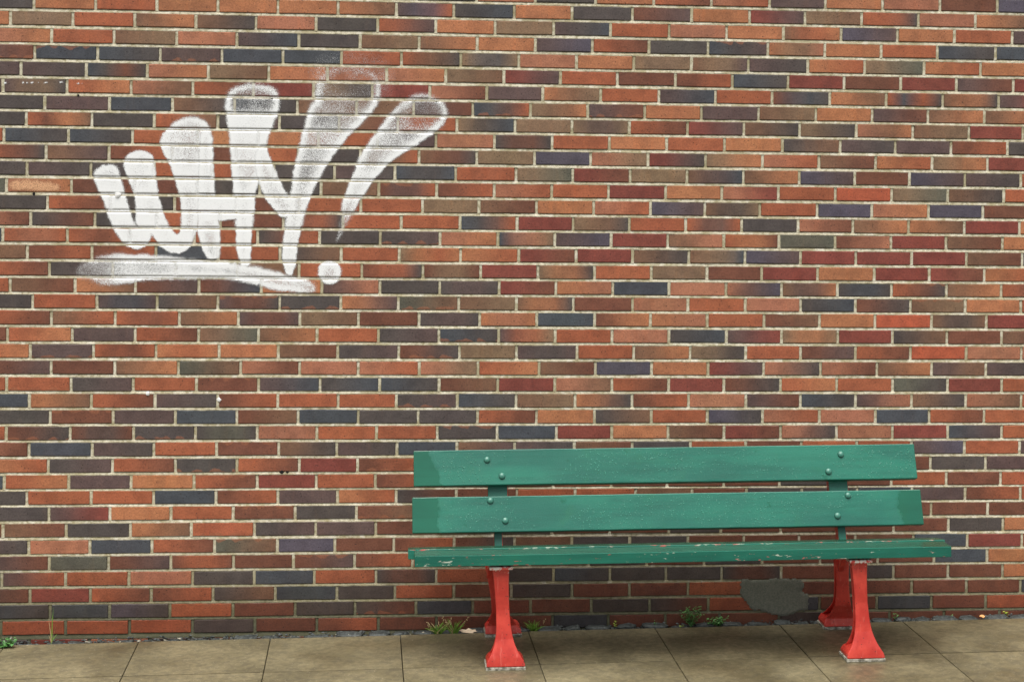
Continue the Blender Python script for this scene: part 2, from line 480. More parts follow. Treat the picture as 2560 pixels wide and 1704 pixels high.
ROWS = """
-1;2677;b;992b 1242r 1493r 1743r 1992k 2249s 2499k 2758o 3009rd 3259sr 3514p 3758o 4012s 4267d 4524v
0;2608;k;412o 663r 914o 1166o 1415o 1665ob 1911pvr 2153kn 2410o 2657k 2917dp 3174o 3427mp 3670tb 3919rrk 4172s 4426ob
1;2540;o;318t 571r 824bo 1076bk 1324s 1574k 1832rp 2078o 2329t 2579pkn 2824r 3077s 3327o 3576bro 3830vp 4079o 4334r 4593p
2;2469;so;486r 740bt 997s 1245pn 1503k 1760bt 2008bo 2254o 2502pv 2746rd 2991k 3247nkp^ 3509ots 3759o 4008r 4258nk 4519n
3;2400;pd_;417n^ 674nk 930p_ 1184n 1438n 1682r 1934rbk 2185tnt 2432s 2679o 2926t 3176btp 3424pk 3685or 3936tg 4200or 4453o
4;2331;kp;362pk 628nkdk 878so 1129tb 1379o 1624s 1873so 2122tb 2369mp 2611r 2856d 3107dr 3355nk 3599m 3846d 4097m 4346pd 4601m
5;2261;p;290ptk 550ro 812sb 1066rd 1317m 1566tk 1813m 2055sd 2297p 2536obt 2785r 3037pn 3282r 3530dnk 3784ob 4034rnrk 4285bok 4537pm
6;2191;k;460p 724n 983bk 1239nk 1499b 1748b 1988pd 2238nkr_ 2484tbo 2730pd_ 2976o 3222p 3472bt 3723o 3973pd 4221bo 4473bo
7;2124;k;385rdob 653k 908rb 1170kp 1426k 1675bd 1922r 2172tkn 2419t 2663tpt 2910rd 3163mp 3408bk 3653tk 3903sbo 4154bt 4405m 4648d
8;2056;r;296nk 558nk 819r 1087o 1340o 1589r 1836p 2084s 2332kdk 2579r 2825o 3073r 3324o 3578kb 3833pk 4077p 4326dr 4579k
9;1987;rdk;467bp 724dr 983d 1246r 1507k 1766tbr 2013bdk 2258t 2504v 2745st 2993mk 3243to 3492sr 3740bd 3991or 4242to 4490m
10;1918;k;390pk 650k 909r 1150r 1405k 1658pk 1912nkn 2169r 2426tg 2669md 2916t 3163bpn 3409bo 3654vp 3899d 4142vp 4390pk 4641r
11;1848;g;308so 572d 831d 1089k 1347k 1603b 1845dpr^ 2089dr 2334sr 2580r 2823m 3071o 3316sm 3563r 3814x 4064tg 4314bk 4566r
12;1778;k;475rd^ 734k 995d 1252d 1511r 1770r 2030t 2270bd 2515o 2761sr 3006vp 3242bkt 3483r 3735v 3977so 4229v 4473d
13;1710;sd;407kd 669k 924r 1185d 1446krk 1696r 1941r 2190nkr 2433m 2673tbk 2915r 3160rkr 3405k 3652sd 3894bo 4141ob 4391m 4639o
14;1642;n;295rsr 557rdr 814r 1078r 1340kr 1599k 1853kp_ 2106so 2352nst 2595pv 2838m 3083bs 3327rod 3569g 3816ds 4064m 4310bd 4563o
15;1573;b;395dr 658dr 920n 1177r 1435kb 1690r 1935toro 2194or 2442md 2688m 2931bk 3176btn 3421vp 3664m 3909m 4157m 4402bd 4653n
16;1503;rd;485kp 744n 1002n 1257b 1515r 1777drk 2035dtd 2280m 2525tok 2768r 3013t 3256d 3495m 3741o 3991m 4237md 4483or
17;1435;r;326bd 591ob 838dp 1099dn 1358o 1610ps 1855k 2107kpk 2360md 2602os 2848n 3091s 3340spv 3583bpo 3829knk 4069rdk^ 4315bo 4561rk
18;1367;k;418r 680pnp 927kb 1178pdk^ 1435k_ 1691op 1932gb_ 2189bt 2434bok 2678d 2934s 3174r 3425s 3668kn 3910dk 4155bt^ 4400o 4651r
19;1300;rd;495br 756rdr 1019bo 1264pdp 1520tb 1766d 2021kpk 2279oso 2522n 2771do 3012os 3259r 3508db 3752o 3998x 4250bkb 4496m
20;1231;d;317ro 581p 838rd 1100bg 1348bo 1593r 1850kp 2106nk_ 2360prt 2602r 2847s 3093kn 3344pm 3586tot 3834m 4077kb 4320d 4565b
21;1162;ro;411p_ 668rdr 925oro 1185o 1431bd 1680kp 1937dk_ 2194t 2437pkp 2697r 2941bo 3187tk 3429r 3671dp 3913rd 4158x 4407s 4656s
22;1093;dp;496d 756bo 1018gb 1275sd 1521s 1767sr 2024st 2274ro 2534bd 2777v 3020o 3266mp 3509sk 3759sd 4010bo 4253pb 4497pk
23;1023;r;316r_ 578kp 832r 1093d^ 1351pn 1607kn 1858nk 2109db 2359m 2603sb 2849rd 3095m 3336dk 3584ro 3832r 4081gk 4326m 4569r
24;955;n;409ob 661rd 923pk 1182dr 1432r 1684r 1929kp_ 2187nk 2438bt 2691ok 2937dr 3183s 3433pd 3673nk 3916ps 4166bk 4408sb 4658r
25;887;k;494d^ 751p 1007n 1262db 1517n 1769k 2022k 2274rd 2526o 2776kb 3021r 3266vk 3507sr 3758s 4006n 4246rd 4492r
26;820;r;316dk_ 576dkd 836k_ 1091kgk 1347s 1596r 1847r^ 2104k^ 2358n 2612m 2851o 3095bd 3339md 3587sk 3834s 4083m 4329np 4572r
27;752;sd;409n 667pk 920r 1179d^ 1438bk 1680pk 1934n 2188bp 2434pk 2690bd 2941k 3193r 3435d 3679r 3925r 4169pv 4406r 4654p
28;684;or;488kp 751rd 1009k_ 1264rd 1525m 1768dr_ 2017d 2264b 2512r 2762b 3017r 3275d 3518d 3762d 4007d 4254k 4502p
29;615;n;310ro^ 572p 828o 1087rd^ 1349m 1596r 1844dr 2092d 2352d 2601r 2852d 3094d 3341d 3585k 3840d 4080r 4327d 4570r
30;550;k;402r 664r 921n 1178dr 1436p 1686or 1933kd 2188d 2446r 2696r 2958b 3203d 3441k 3685k 3929n 4174p 4412dr 4661r
31;484;k;493pm 742o 993r 1251d^ 1509k 1766db_ 2016d 2266d 2514k 2765d 3016d 3283d 3526d 3771k 4015d 4261d 4514d
32;415;d;306bd 564k 826ob 1078r_ 1340kp 1596p 1848d 2094d 2345k 2597d 2848d 3104k 3331d 3594d 3846d 4094d 4339k 4585o
33;345;pk;412s 661n 916rd 1175gb^ 1436v 1677d 1925dr 2181dk 2439b 2684k 2935k 3188d 3432d 3676d 3924bd 4183n 4424m 4671r
34;278;pd;496g 739dp 995drd 1254d 1504dp^ 1761dr 2005r 2252d 2504d 2757k 3009d 3259k 3514d 3770d 4025d 4276n 4515o
35;212;k;303pr 563r 823s 1085k 1341n 1592r 1852kdk 2106r 2357k 2608nk 2851k 3094k 3337kdk 3598d 3849k 4096d 4340d 4586o
36;144;kd;419m 665rd 915dr 1171kb 1429n 1688k 1932r 2182d 2427k 2688d 2936d^ 3191r 3435d 3681d 3928d 4179d 4424d 4667n
37;76;nk;501n 745vk 993r^ 1254d 1513k 1765kd_ 2022n 2263d 2511d 2772k 3025kd 3280r 3523n 3770d 4024n 4267d 4511r
38;12;r;302r 565r 827r 1087k 1346d 1605dr 1864d 2110d 2357d 2606n 2847d 3094d 3330d 3592k 3842d 4080d 4326d 4574d
39;-67;k;417m 662s 911k 1172d 1431d 1693k 1944d 2194k 2446d 2696d 2947d 3197k 3445d 3694d 3938k 4190d 4441d 4686d
"""
GRAF = {
    'W1': [(660, 1887), (668, 1914), (690, 1931), (724, 1939), (754, 1934), (769, 1907), (779, 1863), (792, 1812), (808, 1766), (823, 1720), (835, 1690), (862, 1673), (899, 1669), (903, 1650), (889, 1610), (874, 1594), (840, 1581), (802, 1601), (783, 1617), (756, 1651), (741, 1685), (720, 1731), (706, 1776), (691, 1811), (676, 1849)],
    'W2': [(784, 1940), (787, 1959), (806, 1986), (851, 2001), (892, 1991), (912, 1961), (918, 1899), (924, 1842), (936, 1785), (952, 1731), (975, 1678), (1005, 1645), (1015, 1655), (1066, 1671), (1074, 1632), (1066, 1600), (1036, 1575), (1002, 1566), (968, 1578), (938, 1599), (922, 1620), (903, 1650), (877, 1658), (835, 1684), (835, 1745), (832, 1810), (818, 1848), (799, 1890)],
    'W3': [(933, 2041), (944, 2068), (967, 2095), (1004, 2127), (1053, 2146), (1099, 2136), (1133, 2109), (1149, 2071), (1153, 2017), (1154, 1960), (1140, 1864), (1114, 1787), (1096, 1709), (1089, 1659), (1074, 1621), (1047, 1602), (1013, 1640), (1022, 1693), (1023, 1739), (1019, 1786), (1011, 1824), (999, 1877), (980, 1923), (965, 1954), (949, 1988), (937, 2015)],
    'H1': [(1094, 2070), (1122, 2086), (1149, 2071), (1154, 1960), (1159, 1883), (1164, 1810), (1175, 1726), (1184, 1664), (1188, 1614), (1185, 1560), (1166, 1539), (1143, 1541), (1120, 1571), (1104, 1610), (1090, 1659), (1091, 1786), (1095, 1940)],
    'HB': [(1095, 1806), (1163, 1809), (1243, 1811), (1327, 1812), (1328, 1716), (1250, 1714), (1194, 1709), (1141, 1702), (1096, 1702)],
    'H2': [(1199, 2195), (1206, 2233), (1227, 2261), (1261, 2278), (1306, 2285), (1364, 2282), (1406, 2265), (1426, 2229), (1427, 2183), (1412, 2144), (1396, 2102), (1381, 2063), (1373, 2032), (1360, 1943), (1341, 1870), (1330, 1827), (1327, 1800), (1325, 1750), (1320, 1685), (1315, 1654), (1314, 1579), (1311, 1540), (1307, 1515), (1274, 1515), (1267, 1540), (1257, 1567), (1251, 1599), (1250, 1672), (1245, 1749), (1239, 1813), (1234, 1886), (1228, 1942), (1223, 1999), (1218, 2057), (1213, 2103), (1205, 2149)],
    'Y1': [(1344, 2020), (1373, 2036), (1382, 1997), (1398, 1953), (1414, 1917), (1439, 1863), (1470, 1810), (1495, 1791), (1503, 1752), (1484, 1736), (1446, 1721), (1423, 1736), (1400, 1766), (1373, 1801), (1355, 1839), (1341, 1874), (1321, 1981)],
    'Y2': [(1576, 2216), (1571, 2255), (1578, 2293), (1597, 2332), (1623, 2352), (1688, 2365), (1765, 2362), (1820, 2344), (1843, 2317), (1852, 2275), (1842, 2213), (1804, 2158), (1770, 2126), (1740, 2091), (1712, 2068), (1682, 2025), (1659, 1997), (1636, 1958), (1614, 1927), (1595, 1884), (1576, 1853), (1561, 1814), (1545, 1764), (1532, 1727), (1521, 1681), (1514, 1656), (1507, 1598), (1503, 1542), (1492, 1503), (1489, 1480), (1458, 1479), (1450, 1522), (1444, 1549), (1443, 1601), (1447, 1657), (1454, 1680), (1457, 1728), (1463, 1767), (1473, 1813), (1482, 1883), (1489, 1941), (1499, 1984), (1509, 2026), (1516, 2076), (1527, 2100), (1538, 2142), (1546, 2177), (1557, 2206)],
    'EX': [(1961, 2226), (1981, 2248), (2020, 2257), (2043, 2253), (2076, 2240), (2112, 2221), (2129, 2194), (2132, 2163), (2122, 2132), (2101, 2110), (2078, 2090), (2051, 2070), (2013, 2044), (1978, 2020), (1943, 1999), (1905, 1971), (1878, 1948), (1851, 1920), (1825, 1885), (1803, 1854), (1783, 1817), (1766, 1803), (1758, 1776), (1743, 1749), (1732, 1733), (1713, 1702), (1698, 1671), (1687, 1647), (1672, 1620), (1665, 1622), (1669, 1647), (1679, 1674), (1684, 1702), (1690, 1736), (1685, 1760), (1693, 1795), (1708, 1845), (1726, 1884), (1745, 1934), (1754, 1969), (1773, 2003), (1793, 2030), (1815, 2069), (1840, 2096), (1862, 2136), (1889, 2163), (1908, 2190), (1931, 2210)],
    'DOT': [(1692, 1496), (1689, 1477), (1678, 1461), (1662, 1450), (1643, 1447), (1624, 1450), (1607, 1461), (1596, 1477), (1592, 1496), (1596, 1515), (1606, 1531), (1623, 1542), (1642, 1546), (1661, 1542), (1677, 1531), (1688, 1515)],
    'UL': [(593, 1502), (619, 1529), (664, 1543), (690, 1560), (746, 1568), (821, 1564), (912, 1563), (953, 1559), (1029, 1551), (1116, 1541), (1257, 1529), (1311, 1521), (1437, 1495), (1464, 1481), (1502, 1474), (1548, 1466), (1587, 1443), (1580, 1405), (1526, 1408), (1468, 1414), (1430, 1417), (1369, 1432), (1348, 1440), (1258, 1459), (1182, 1468), (916, 1462), (849, 1453), (789, 1442), (728, 1434), (691, 1438), (664, 1453), (627, 1464), (597, 1472)],
    'OV': [(1554, 2401), (1745, 2424), (1881, 2391), (1909, 2318), (1879, 2213), (1579, 2185), (1547, 2293)],
}
PATCH = [(3417, 179), (3452, 181), (3515, 181), (3567, 184), (3630, 184), (3672, 183), (3693, 172), (3701, 164), (3693, 141), (3691, 129), (3698, 116), (3715, 112), (3723, 104), (3719, 71), (3711, 46), (3674, 36), (3642, 26), (3590, 21), (3548, 23), (3519, 44), (3464, 53), (3447, 74), (3439, 86), (3418, 107), (3415, 132)]
SMEAR = [(319, 1866), (375, 1871), (456, 1869), (512, 1858), (529, 1841), (521, 1824), (469, 1818), (394, 1825), (320, 1828)]

PAL = dict(o=(196, 122, 74), r=(182, 98, 58), x=(194, 92, 55), s=(188, 118, 84), t=(149, 117, 86), b=(139, 99, 72),
           d=(132, 79, 57), m=(150, 72, 58), p=(107, 84, 80), k=(92, 82, 78), n=(81, 85, 92), v=(96, 88, 102), g=(104, 102, 86))
PAL = {k: np.array(lin(v)) for k, v in PAL.items()}
for k_ in PAL:
    lum_ = PAL[k_] @ np.array([0.2126, 0.7152, 0.0722])
    PAL[k_] = (PAL[k_] * 0.87 + lum_ * 0.13) * 0.80
HB, JW = 0.0564, 0.0126
GS, G0 = 0.01407906, -0.04440          # the pavement climbs slightly to the right


def gz(x):
    return G0 + GS * x


rows = {}
for ln in ROWS.strip().split('\n'):
    r, z, init, js = ln.split(';')
    out = []
    for t_ in js.split():
        i = 0
        while t_[i].isdigit() or t_[i] == '-':
            i += 1
        out.append((int(t_[:i]) / 1000, t_[i:]))
    rows[int(r)] = [int(z) / 1000, init, out]
zs = {r: v[0] for r, v in rows.items()}
# light smoothing of the measured course heights
rl = sorted(zs)
zsm = {}
for r in rl:
    nb = [q for q in (r - 1, r, r + 1) if q in zs]
    zsm[r] = sum(zs[q] for q in nb) / len(nb) if len(nb) == 3 else zs[r]
for r in rl:
    rows[r][0] = 0.5 * zs[r] + 0.5 * zsm[r]
codes_all = [c for r in rl for _, c in rows[r][2]]
# courses above the picture and bricks beyond its sides, laid in the same bond
for r in range(-2, -12, -1):
    z = rows[r + 1][0] + 0.0689
    x0 = rows[r + 1][2][0][0] + (0.083 if r % 3 else -0.167)
    rows[r] = [z, random.choice(codes_all), [(x0 + 0.25 * i, random.choice(codes_all)) for i in range(17)]]
for r in rows:
    z, init, js = rows[r]
    left = js[0][0]
    pre = [(left - 0.25, init)]
    for i in range(6):
        pre.insert(0, (pre[0][0] - 0.25, random.choice(codes_all)))
    post = []
    x = js[-1][0]
    for i in range(8):
        x += 0.25
        post.append((x, random.choice(codes_all)))
    rows[r][2] = pre + js + post
RL = sorted(rows)
XMIN = max(rows[r][2][0][0] for r in RL)
XMAX = min(rows[r][2][-1][0] for r in RL)


# picture position of a point (only to find which bricks show largest)
_R = Euler(CAM_ROT).to_matrix().transposed()


def px(P):
    q = _R @ (Vector(P) - Vector(CAM_LOC))
    f = CAM_LENS / 36 * 2560
    return (1280 + f * q.x / -q.z, 852 - f * q.y / -q.z - (-CAM_SHIFT_Y) * -2560 * -1, -q.z)


def brick_geo(L, H, code, seed):
    """front face with a small worn bevel; local origin at the centre of the face"""
    rr = random.Random(seed)
    flag_t = 1.0 if '^' in code else 0.0
    flag_b = 1.0 if '_' in code else 0.0
    cc = code.replace('^', '').replace('_', '')
    cols = [PAL[k] for k in cc]
    jit = 1 + rr.uniform(-0.09, 0.09)
    if len(cols) == 1:
        d = np.array([rr.uniform(0.9, 1.1) for _ in range(3)])
        cols = [cols[0], cols[0] * (0.5 + 0.5 * d), cols[0]]
    e = 0.0026
    fr = [0, e / L, 0.30, 0.66, 1 - e / L, 1]
    zz = [0, e, H - e, H]
    V, A, B = [], [], []
    for j, zq in enumerate(zz):
        for i, f in enumerate(fr):
            edge_x = i in (0, 5)
            edge_z = j in (0, 3)
            dx = rr.uniform(-0.0009, 0.0009)
            dz = rr.uniform(-0.0016, 0.0016) if edge_z else rr.uniform(-0.0006, 0.0006)
            y = 0.0
            if edge_x or edge_z:
                y = 0.0022 + rr.uniform(0, 0.0012)
            if edge_x and edge_z:
                y = 0.0040 + rr.uniform(0, 0.0025)
                if rr.random() < 0.16:
                    dx += (0.009 if i == 0 else -0.007) * rr.random()
                    dz += (0.006 if j == 0 else -0.006) * rr.random()
            V.append((f * L - L / 2 + dx, y + rr.uniform(-0.0003, 0.0003), zq - H / 2 + dz))
            g = f * (len(cols) - 1)
            k = min(int(g), len(cols) - 2)
            w = g - k
            w = w * w * (3 - 2 * w)
            c = (cols[k] * (1 - w) + cols[k + 1] * w) * jit
            A.append((*c, 1))
            B.append((f * L, zq, H))
    F = []
    nx = 6
    for j in range(3):
        for i in range(5):
            F.append((j * nx + i, j * nx + i + 1, (j + 1) * nx + i + 1, (j + 1) * nx + i))
    ring = [i for i in range(6)] + [5 + nx * j for j in range(1, 4)] + [18 + i for i in range(4, -1, -1)] + [nx * j for j in range(2, 0, -1)]
    corner = {0, 5, 23, 18}
    back = {}
    for k in ring:
        if k in corner:
            back[k] = len(V)
            x, y, z = V[k]
            V.append((x, 0.03, z))
            A.append(A[k])
            B.append(B[k])
    seq = [0, 5, 23, 18]
    for a, b in zip(seq, seq[1:] + seq[:1]):
        ia, ib = ring.index(a), ring.index(b)
        side = ring[ia:ib + 1] if ib > ia else ring[ia:] + ring[:1]
        F.append(tuple([back[a], back[b]] + side[::-1]))
    rnd = rr.random()
    Fl = [(flag_t, flag_b, rnd, 1)] * len(V)
    return V, F, A, B, Fl


wall = empty('brick_wall', (2.3, 0.0, 0.0))
tag(wall, 'tall wall of mixed orange, brown and charcoal bricks behind the green bench', 'wall')
WOFF = Vector((2.3, 0, 0))

bricks = []
for r in RL:
    z, init, js = rows[r]
    zt = z
    for (x0, c0), (x1, _) in zip(js, js[1:]):
        rr = random.Random(int(x0 * 1000) * 131 + r)
        L = x1 - x0 - JW + rr.uniform(-0.0012, 0.0012)
        bricks.append(dict(r=r, x=(x0 + x1) / 2, x0=x0 + JW / 2, x1=x1 - JW / 2, z=z + rr.uniform(-0.0013, 0.0013), L=L, H=HB + rr.uniform(-0.0012, 0.0012),
                           y=rr.uniform(-0.0010, 0.0010), code=c0, seed=rr.randint(0, 10 ** 9), rot=rr.uniform(-0.005, 0.005)))


def rank(b):
    c = [px((X, 0, Z)) for X in (b['x0'], b['x1']) for Z in (b['z'] - HB / 2, b['z'] + HB / 2)]
    us = [q[0] for q in c]
    vs = [q[1] for q in c]
    if min(us) < 3 or max(us) > 2557 or min(vs) < 3 or max(vs) > 1580:
        return 0
    if max(us) > 1015 and min(us) < 2385 and max(vs) > 1105 and min(vs) < 1425:
        return 0
    if max(us) > 1195 and min(us) < 2225 and min(vs) > 1380:
        return 0
    return (max(us) - min(us)) * (max(vs) - min(vs))


for b in bricks:
    b['rank'] = rank(b)
order = sorted(range(len(bricks)), key=lambda i: -bricks[i]['rank'])
single = set(order[:300])
AV, AF, AA, AB, AL = [], [], [], [], []
for i, b in enumerate(bricks):
    V, F, A, B, Fl = brick_geo(b['L'], b['H'], b['code'], b['seed'])
    ca, sa = math.cos(b['rot']), math.sin(b['rot'])
    V = [(x * ca - z * sa, y, x * sa + z * ca) for x, y, z in V]
    if i in single:
        mesh_obj('brick', V, F, M_BRICK, wall, (b['x'] - WOFF.x, b['y'], b['z']),
                 attrs={'Col': ('FLOAT_COLOR', A), 'BUV': ('FLOAT_VECTOR', B), 'Flag': ('FLOAT_COLOR', Fl)})
    else:
        n0 = len(AV)
        AV += [(x + b['x'] - WOFF.x, y + b['y'], z + b['z']) for x, y, z in V]
        AF += [tuple(k + n0 for k in f) for f in F]
        AA += A
        AB += B
        AL += Fl
bw = mesh_obj('brickwork', AV, AF, M_BRICK, wall, attrs={'Col': ('FLOAT_COLOR', AA), 'BUV': ('FLOAT_VECTOR', AB), 'Flag': ('FLOAT_COLOR', AL)})
tag(bw, kind='stuff')

# mortar: struck bed joints (deep under the brick above, flush on the brick below) and plain head joints
MV, MF = [], []


def strip(grid):
    n0 = len(MV)
    nu = len(grid[0])
    for row in grid:
        MV.extend(row)
    for j in range(len(grid) - 1):
        for i in range(nu - 1):
            a = n0 + j * nu + i
            MF.append((a, a + 1, a + nu + 1, a + nu))


xs = np.arange(XMIN - 0.05, XMAX + 0.05, 0.014)
joints = []
for ra, rb in zip(RL, RL[1:]):
    zt, zb = rows[ra][0] - HB / 2, rows[rb][0] + HB / 2
    joints.append((zt, zb))
    h = zt - zb
    prof = [(zt + 0.008, 0.016), (zt + 0.0005, 0.0062), (zt - 0.22 * h, 0.0042), (zt - 0.6 * h, 0.0020), (zb + 0.0008, 0.0012), (zb - 0.0016, 0.0016), (zb - 0.008, 0.016)]
    grid = []
    for q, (zz, yy) in enumerate(reversed(prof)):
        row = []
        for x in xs:
            a = 0.0 if q in (0, 6) else 1.0
            nz = mnoise.noise((x * 38, zz * 90, 3.1)) * 0.0016 * a
            ny = mnoise.noise((x * 55, zz * 160, 8.7)) * 0.0014 * a
            if q in (1, 2):
                nz += max(0, mnoise.noise((x * 21, zz * 50, 5.0)) - 0.25) * -0.006
            row.append((x - WOFF.x, yy + ny, zz + nz))
        grid.append(row)
    strip(grid)
for r in RL:
    z = rows[r][0]
    for x, _ in rows[r][2]:
        rr = random.Random(int(x * 1000) + r * 77)
        dep = rr.uniform(0.0015, 0.0045)
        grid = []
        for q in range(7):
            zz = z - HB / 2 - 0.003 + (HB + 0.006) * q / 6
            row = []
            for dx, yy in ((-0.011, 0.016), (-0.0065, dep + 0.001), (-0.002, dep), (0.003, dep), (0.0068, dep + 0.001), (0.011, 0.016)):
                row.append((x + dx - WOFF.x + rr.uniform(-0.0005, 0.0005), yy + rr.uniform(-0.0008, 0.0008), zz))
            grid.append(row)
        strip(grid)
mesh_obj('mortar', MV, MF, M_MORTAR, wall, smooth=True)
ZTOP = rows[RL[0]][0] + HB / 2
ZBOT = rows[39][0] - HB / 2 - 0.3


def box_geo(x0, x1, y0, y1, z0, z1):
    v = [(x0, y0, z0), (x1, y0, z0), (x1, y1, z0), (x0, y1, z0), (x0, y0, z1), (x1, y0, z1), (x1, y1, z1), (x0, y1, z1)]
    f = [(0, 3, 2, 1), (4, 5, 6, 7), (0, 1, 5, 4), (1, 2, 6, 5), (2, 3, 7, 6), (3, 0, 4, 7)]
    return v, f


v, f = box_geo(XMIN + 0.02 - WOFF.x, XMAX - 0.02 - WOFF.x, 0.013, 0.24, ZBOT, ZTOP)
mesh_obj('wall_core', v, f, M_CORE, wall)


# ---- surface height of the wall face, used to lay paint and filler on it
def make_height():
    zr = np.array([rows[r][0] for r in RL])
    js = {r: np.array([x for x, _ in rows[r][2]]) for r in RL}
    bdict = {}
    for b in bricks:
        bdict.setdefault(b['r'], []).append(b)
    for r in bdict:
        bdict[r].sort(key=lambda b: b['x'])

    def height(X, Zc):
        Y = np.full(X.shape, 0.004)
        joint = np.ones(X.shape)            # 1 on mortar
        under = np.zeros(X.shape)           # 1 right under the brick above
        for r in RL:
            z = rows[r][0]
            m = (np.abs(Zc - z) < 0.036)
            if not m.any():
                continue
            xb = js[r]
            k = np.searchsorted(xb, X[m]) - 1
            k = np.clip(k, 0, len(xb) - 2)
            yo = np.array([b['y'] for b in bdict[r]])[k]
            zo = np.array([b['z'] for b in bdict[r]])[k]
            a = np.minimum(X[m] - (xb[k] + JW / 2), (xb[k + 1] - JW / 2) - X[m])
            bz = HB / 2 - np.abs(Zc[m] - zo)
            d = np.minimum(a, bz)
            inside = d > 0
            yy = np.where(d > 0.0026, yo, yo + 0.003 * (1 - np.clip(d, 0, 0.0026) / 0.0026))
            Ym, Jm, Um = Y[m], joint[m], under[m]
            Ym = np.where(inside, yy, Ym)
            Jm = np.where(inside, 0.0, Jm)
            below = (~inside) & (Zc[m] < zo - HB / 2) & (Zc[m] > zo - HB / 2 - 0.012) & (a > -0.003)
            fr = np.clip((zo - HB / 2 - Zc[m]) / 0.012, 0, 1)
            Ym = np.where(below, np.where(fr < 0.25, 0.0062 - 0.008 * fr, 0.0047 - 0.0046 * fr), Ym)
            Um = np.where(below, 1 - np.clip(fr / 0.35, 0, 1), Um)
            head = (~inside) & (a <= 0) & (bz > 0)
            Ym = np.where(head, 0.0018, Ym)
            Y[m], joint[m], under[m] = Ym, Jm, Um
        return Y, joint, under
    return height


HEIGHT = make_height()


def chaikin(P, n=2):
    P = np.array(P, float)
    for _ in range(n):
        Q = np.roll(P, -1, axis=0)
        P = np.stack([0.75 * P + 0.25 * Q, 0.25 * P + 0.75 * Q], 1).reshape(-1, 2)
    return P


def sdf(poly, X, Zc):
    """positive inside"""
    d2 = np.full(X.shape, 1e9)
    ins = np.zeros(X.shape, bool)
    n = len(poly)
    for i in range(n):
        ax, az = poly[i]
        bx, bz = poly[(i + 1) % n]
        ex, ez = bx - ax, bz - az
        t = np.clip(((X - ax) * ex + (Zc - az) * ez) / (ex * ex + ez * ez + 1e-12), 0, 1)
        d2 = np.minimum(d2, (X - ax - t * ex) ** 2 + (Zc - az - t * ez) ** 2)
        cr = ((az > Zc) != (bz > Zc)) & (X < (bx - ax) * (Zc - az) / (bz - az + 1e-12) + ax)
        ins ^= cr
    return np.where(ins, 1, -1) * np.sqrt(d2)


def vnoise(X, Zc, sc, seed):
    """cheap smooth value noise on arrays"""
    g = np.random.default_rng(seed).random((64, 64))
    x, y = X * sc, Zc * sc
    xi, yi = np.floor(x).astype(int), np.floor(y).astype(int)
    fx, fy = x - xi, y - yi
    fx, fy = fx * fx * (3 - 2 * fx), fy * fy * (3 - 2 * fy)
    a = g[xi % 64, yi % 64] * (1 - fx) + g[(xi + 1) % 64, yi % 64] * fx
    b = g[xi % 64, (yi + 1) % 64] * (1 - fx) + g[(xi + 1) % 64, (yi + 1) % 64] * fx
    return a * (1 - fy) + b * fy


def interp(v, pts):
    return np.interp(v, [p[0] for p in pts], [p[1] for p in pts])


graf = empty('graffiti', (0, 0, 0), parent=wall)
graf['label'] = 'white spray-painted word WHY! with an underline'
STEP = 0.003


def paint(name, parts, layer, mat=None, label=None):
    """parts: (polygon in mm, fill vs height z in m, edge softness, rim fill, rim vs height)"""
    allp = np.concatenate([np.array(p[0]) for p in parts]) / 1000
    x0, z0 = allp.min(0) - 0.03
    x1, z1 = allp.max(0) + 0.03
    gx, gzv = np.arange(x0, x1, STEP), np.arange(z0, z1, STEP)
    X, Zc = np.meshgrid(gx, gzv)
    dens = np.zeros(X.shape)
    for poly, fill, soft, rim in parts:
        P = chaikin(np.array(poly) / 1000, 2)
        wob = (vnoise(X, Zc, 60, 3) - 0.5) * 0.006
        s = sdf(P, X, Zc) + wob
        fi = interp(Zc, fill) + (vnoise(X, Zc, 22, 5) - 0.5) * 0.20 + (vnoise(X, Zc, 9, 6) - 0.5) * 0.22
        ri = interp(Zc, rim)
        soft = interp(Zc, soft) if isinstance(soft, list) else soft * 1.4
        edge = np.clip((s + soft) / (2.1 * soft), 0, 1)
        edge = edge * edge * (3 - 2 * edge)
        inner = fi + (ri - fi) * np.exp(-(np.maximum(s - 0.006, 0) / 0.021) ** 2)
        dd = edge * np.clip(inner, 0, 1.1)
        over = np.exp(-np.maximum(-s - soft, 0) / 0.012) * 0.08 * (s < 0)
        dens = np.maximum(dens, np.maximum(dd, over * edge))
    Y, joint, under = HEIGHT(X, Zc)
    dens = dens * np.where(joint > 0, 0.84, 1.0) * (1 - 0.85 * under)
    Y = Y - 0.0013 - 0.00025 * layer
    keep = dens > 0.035
    q = keep[:-1, :-1] | keep[1:, :-1] | keep[:-1, 1:] | keep[1:, 1:]
    idx = np.arange(X.size).reshape(X.shape)
    a, b, c, d = idx[:-1, :-1][q], idx[:-1, 1:][q], idx[1:, 1:][q], idx[1:, :-1][q]
    F = np.stack([a, b, c, d], 1)
    used = np.unique(F)
    remap = np.zeros(X.size, int)
    remap[used] = np.arange(len(used))
    V = np.stack([X.ravel() - WOFF.x, Y.ravel(), Zc.ravel()], 1)[used]
    o = mesh_obj(name, V.tolist(), remap[F].tolist(), mat or M_WHITE, graf, smooth=True, attrs={'dens': ('FLOAT', dens.ravel()[used])})
    if label:
        o['label'] = label
    return o


def zv(v):     # height on the wall of the drawing's row v (1/4.36 of a photo pixel from y=160)
    return 2.2875 - (v - 340) * 0.0003755


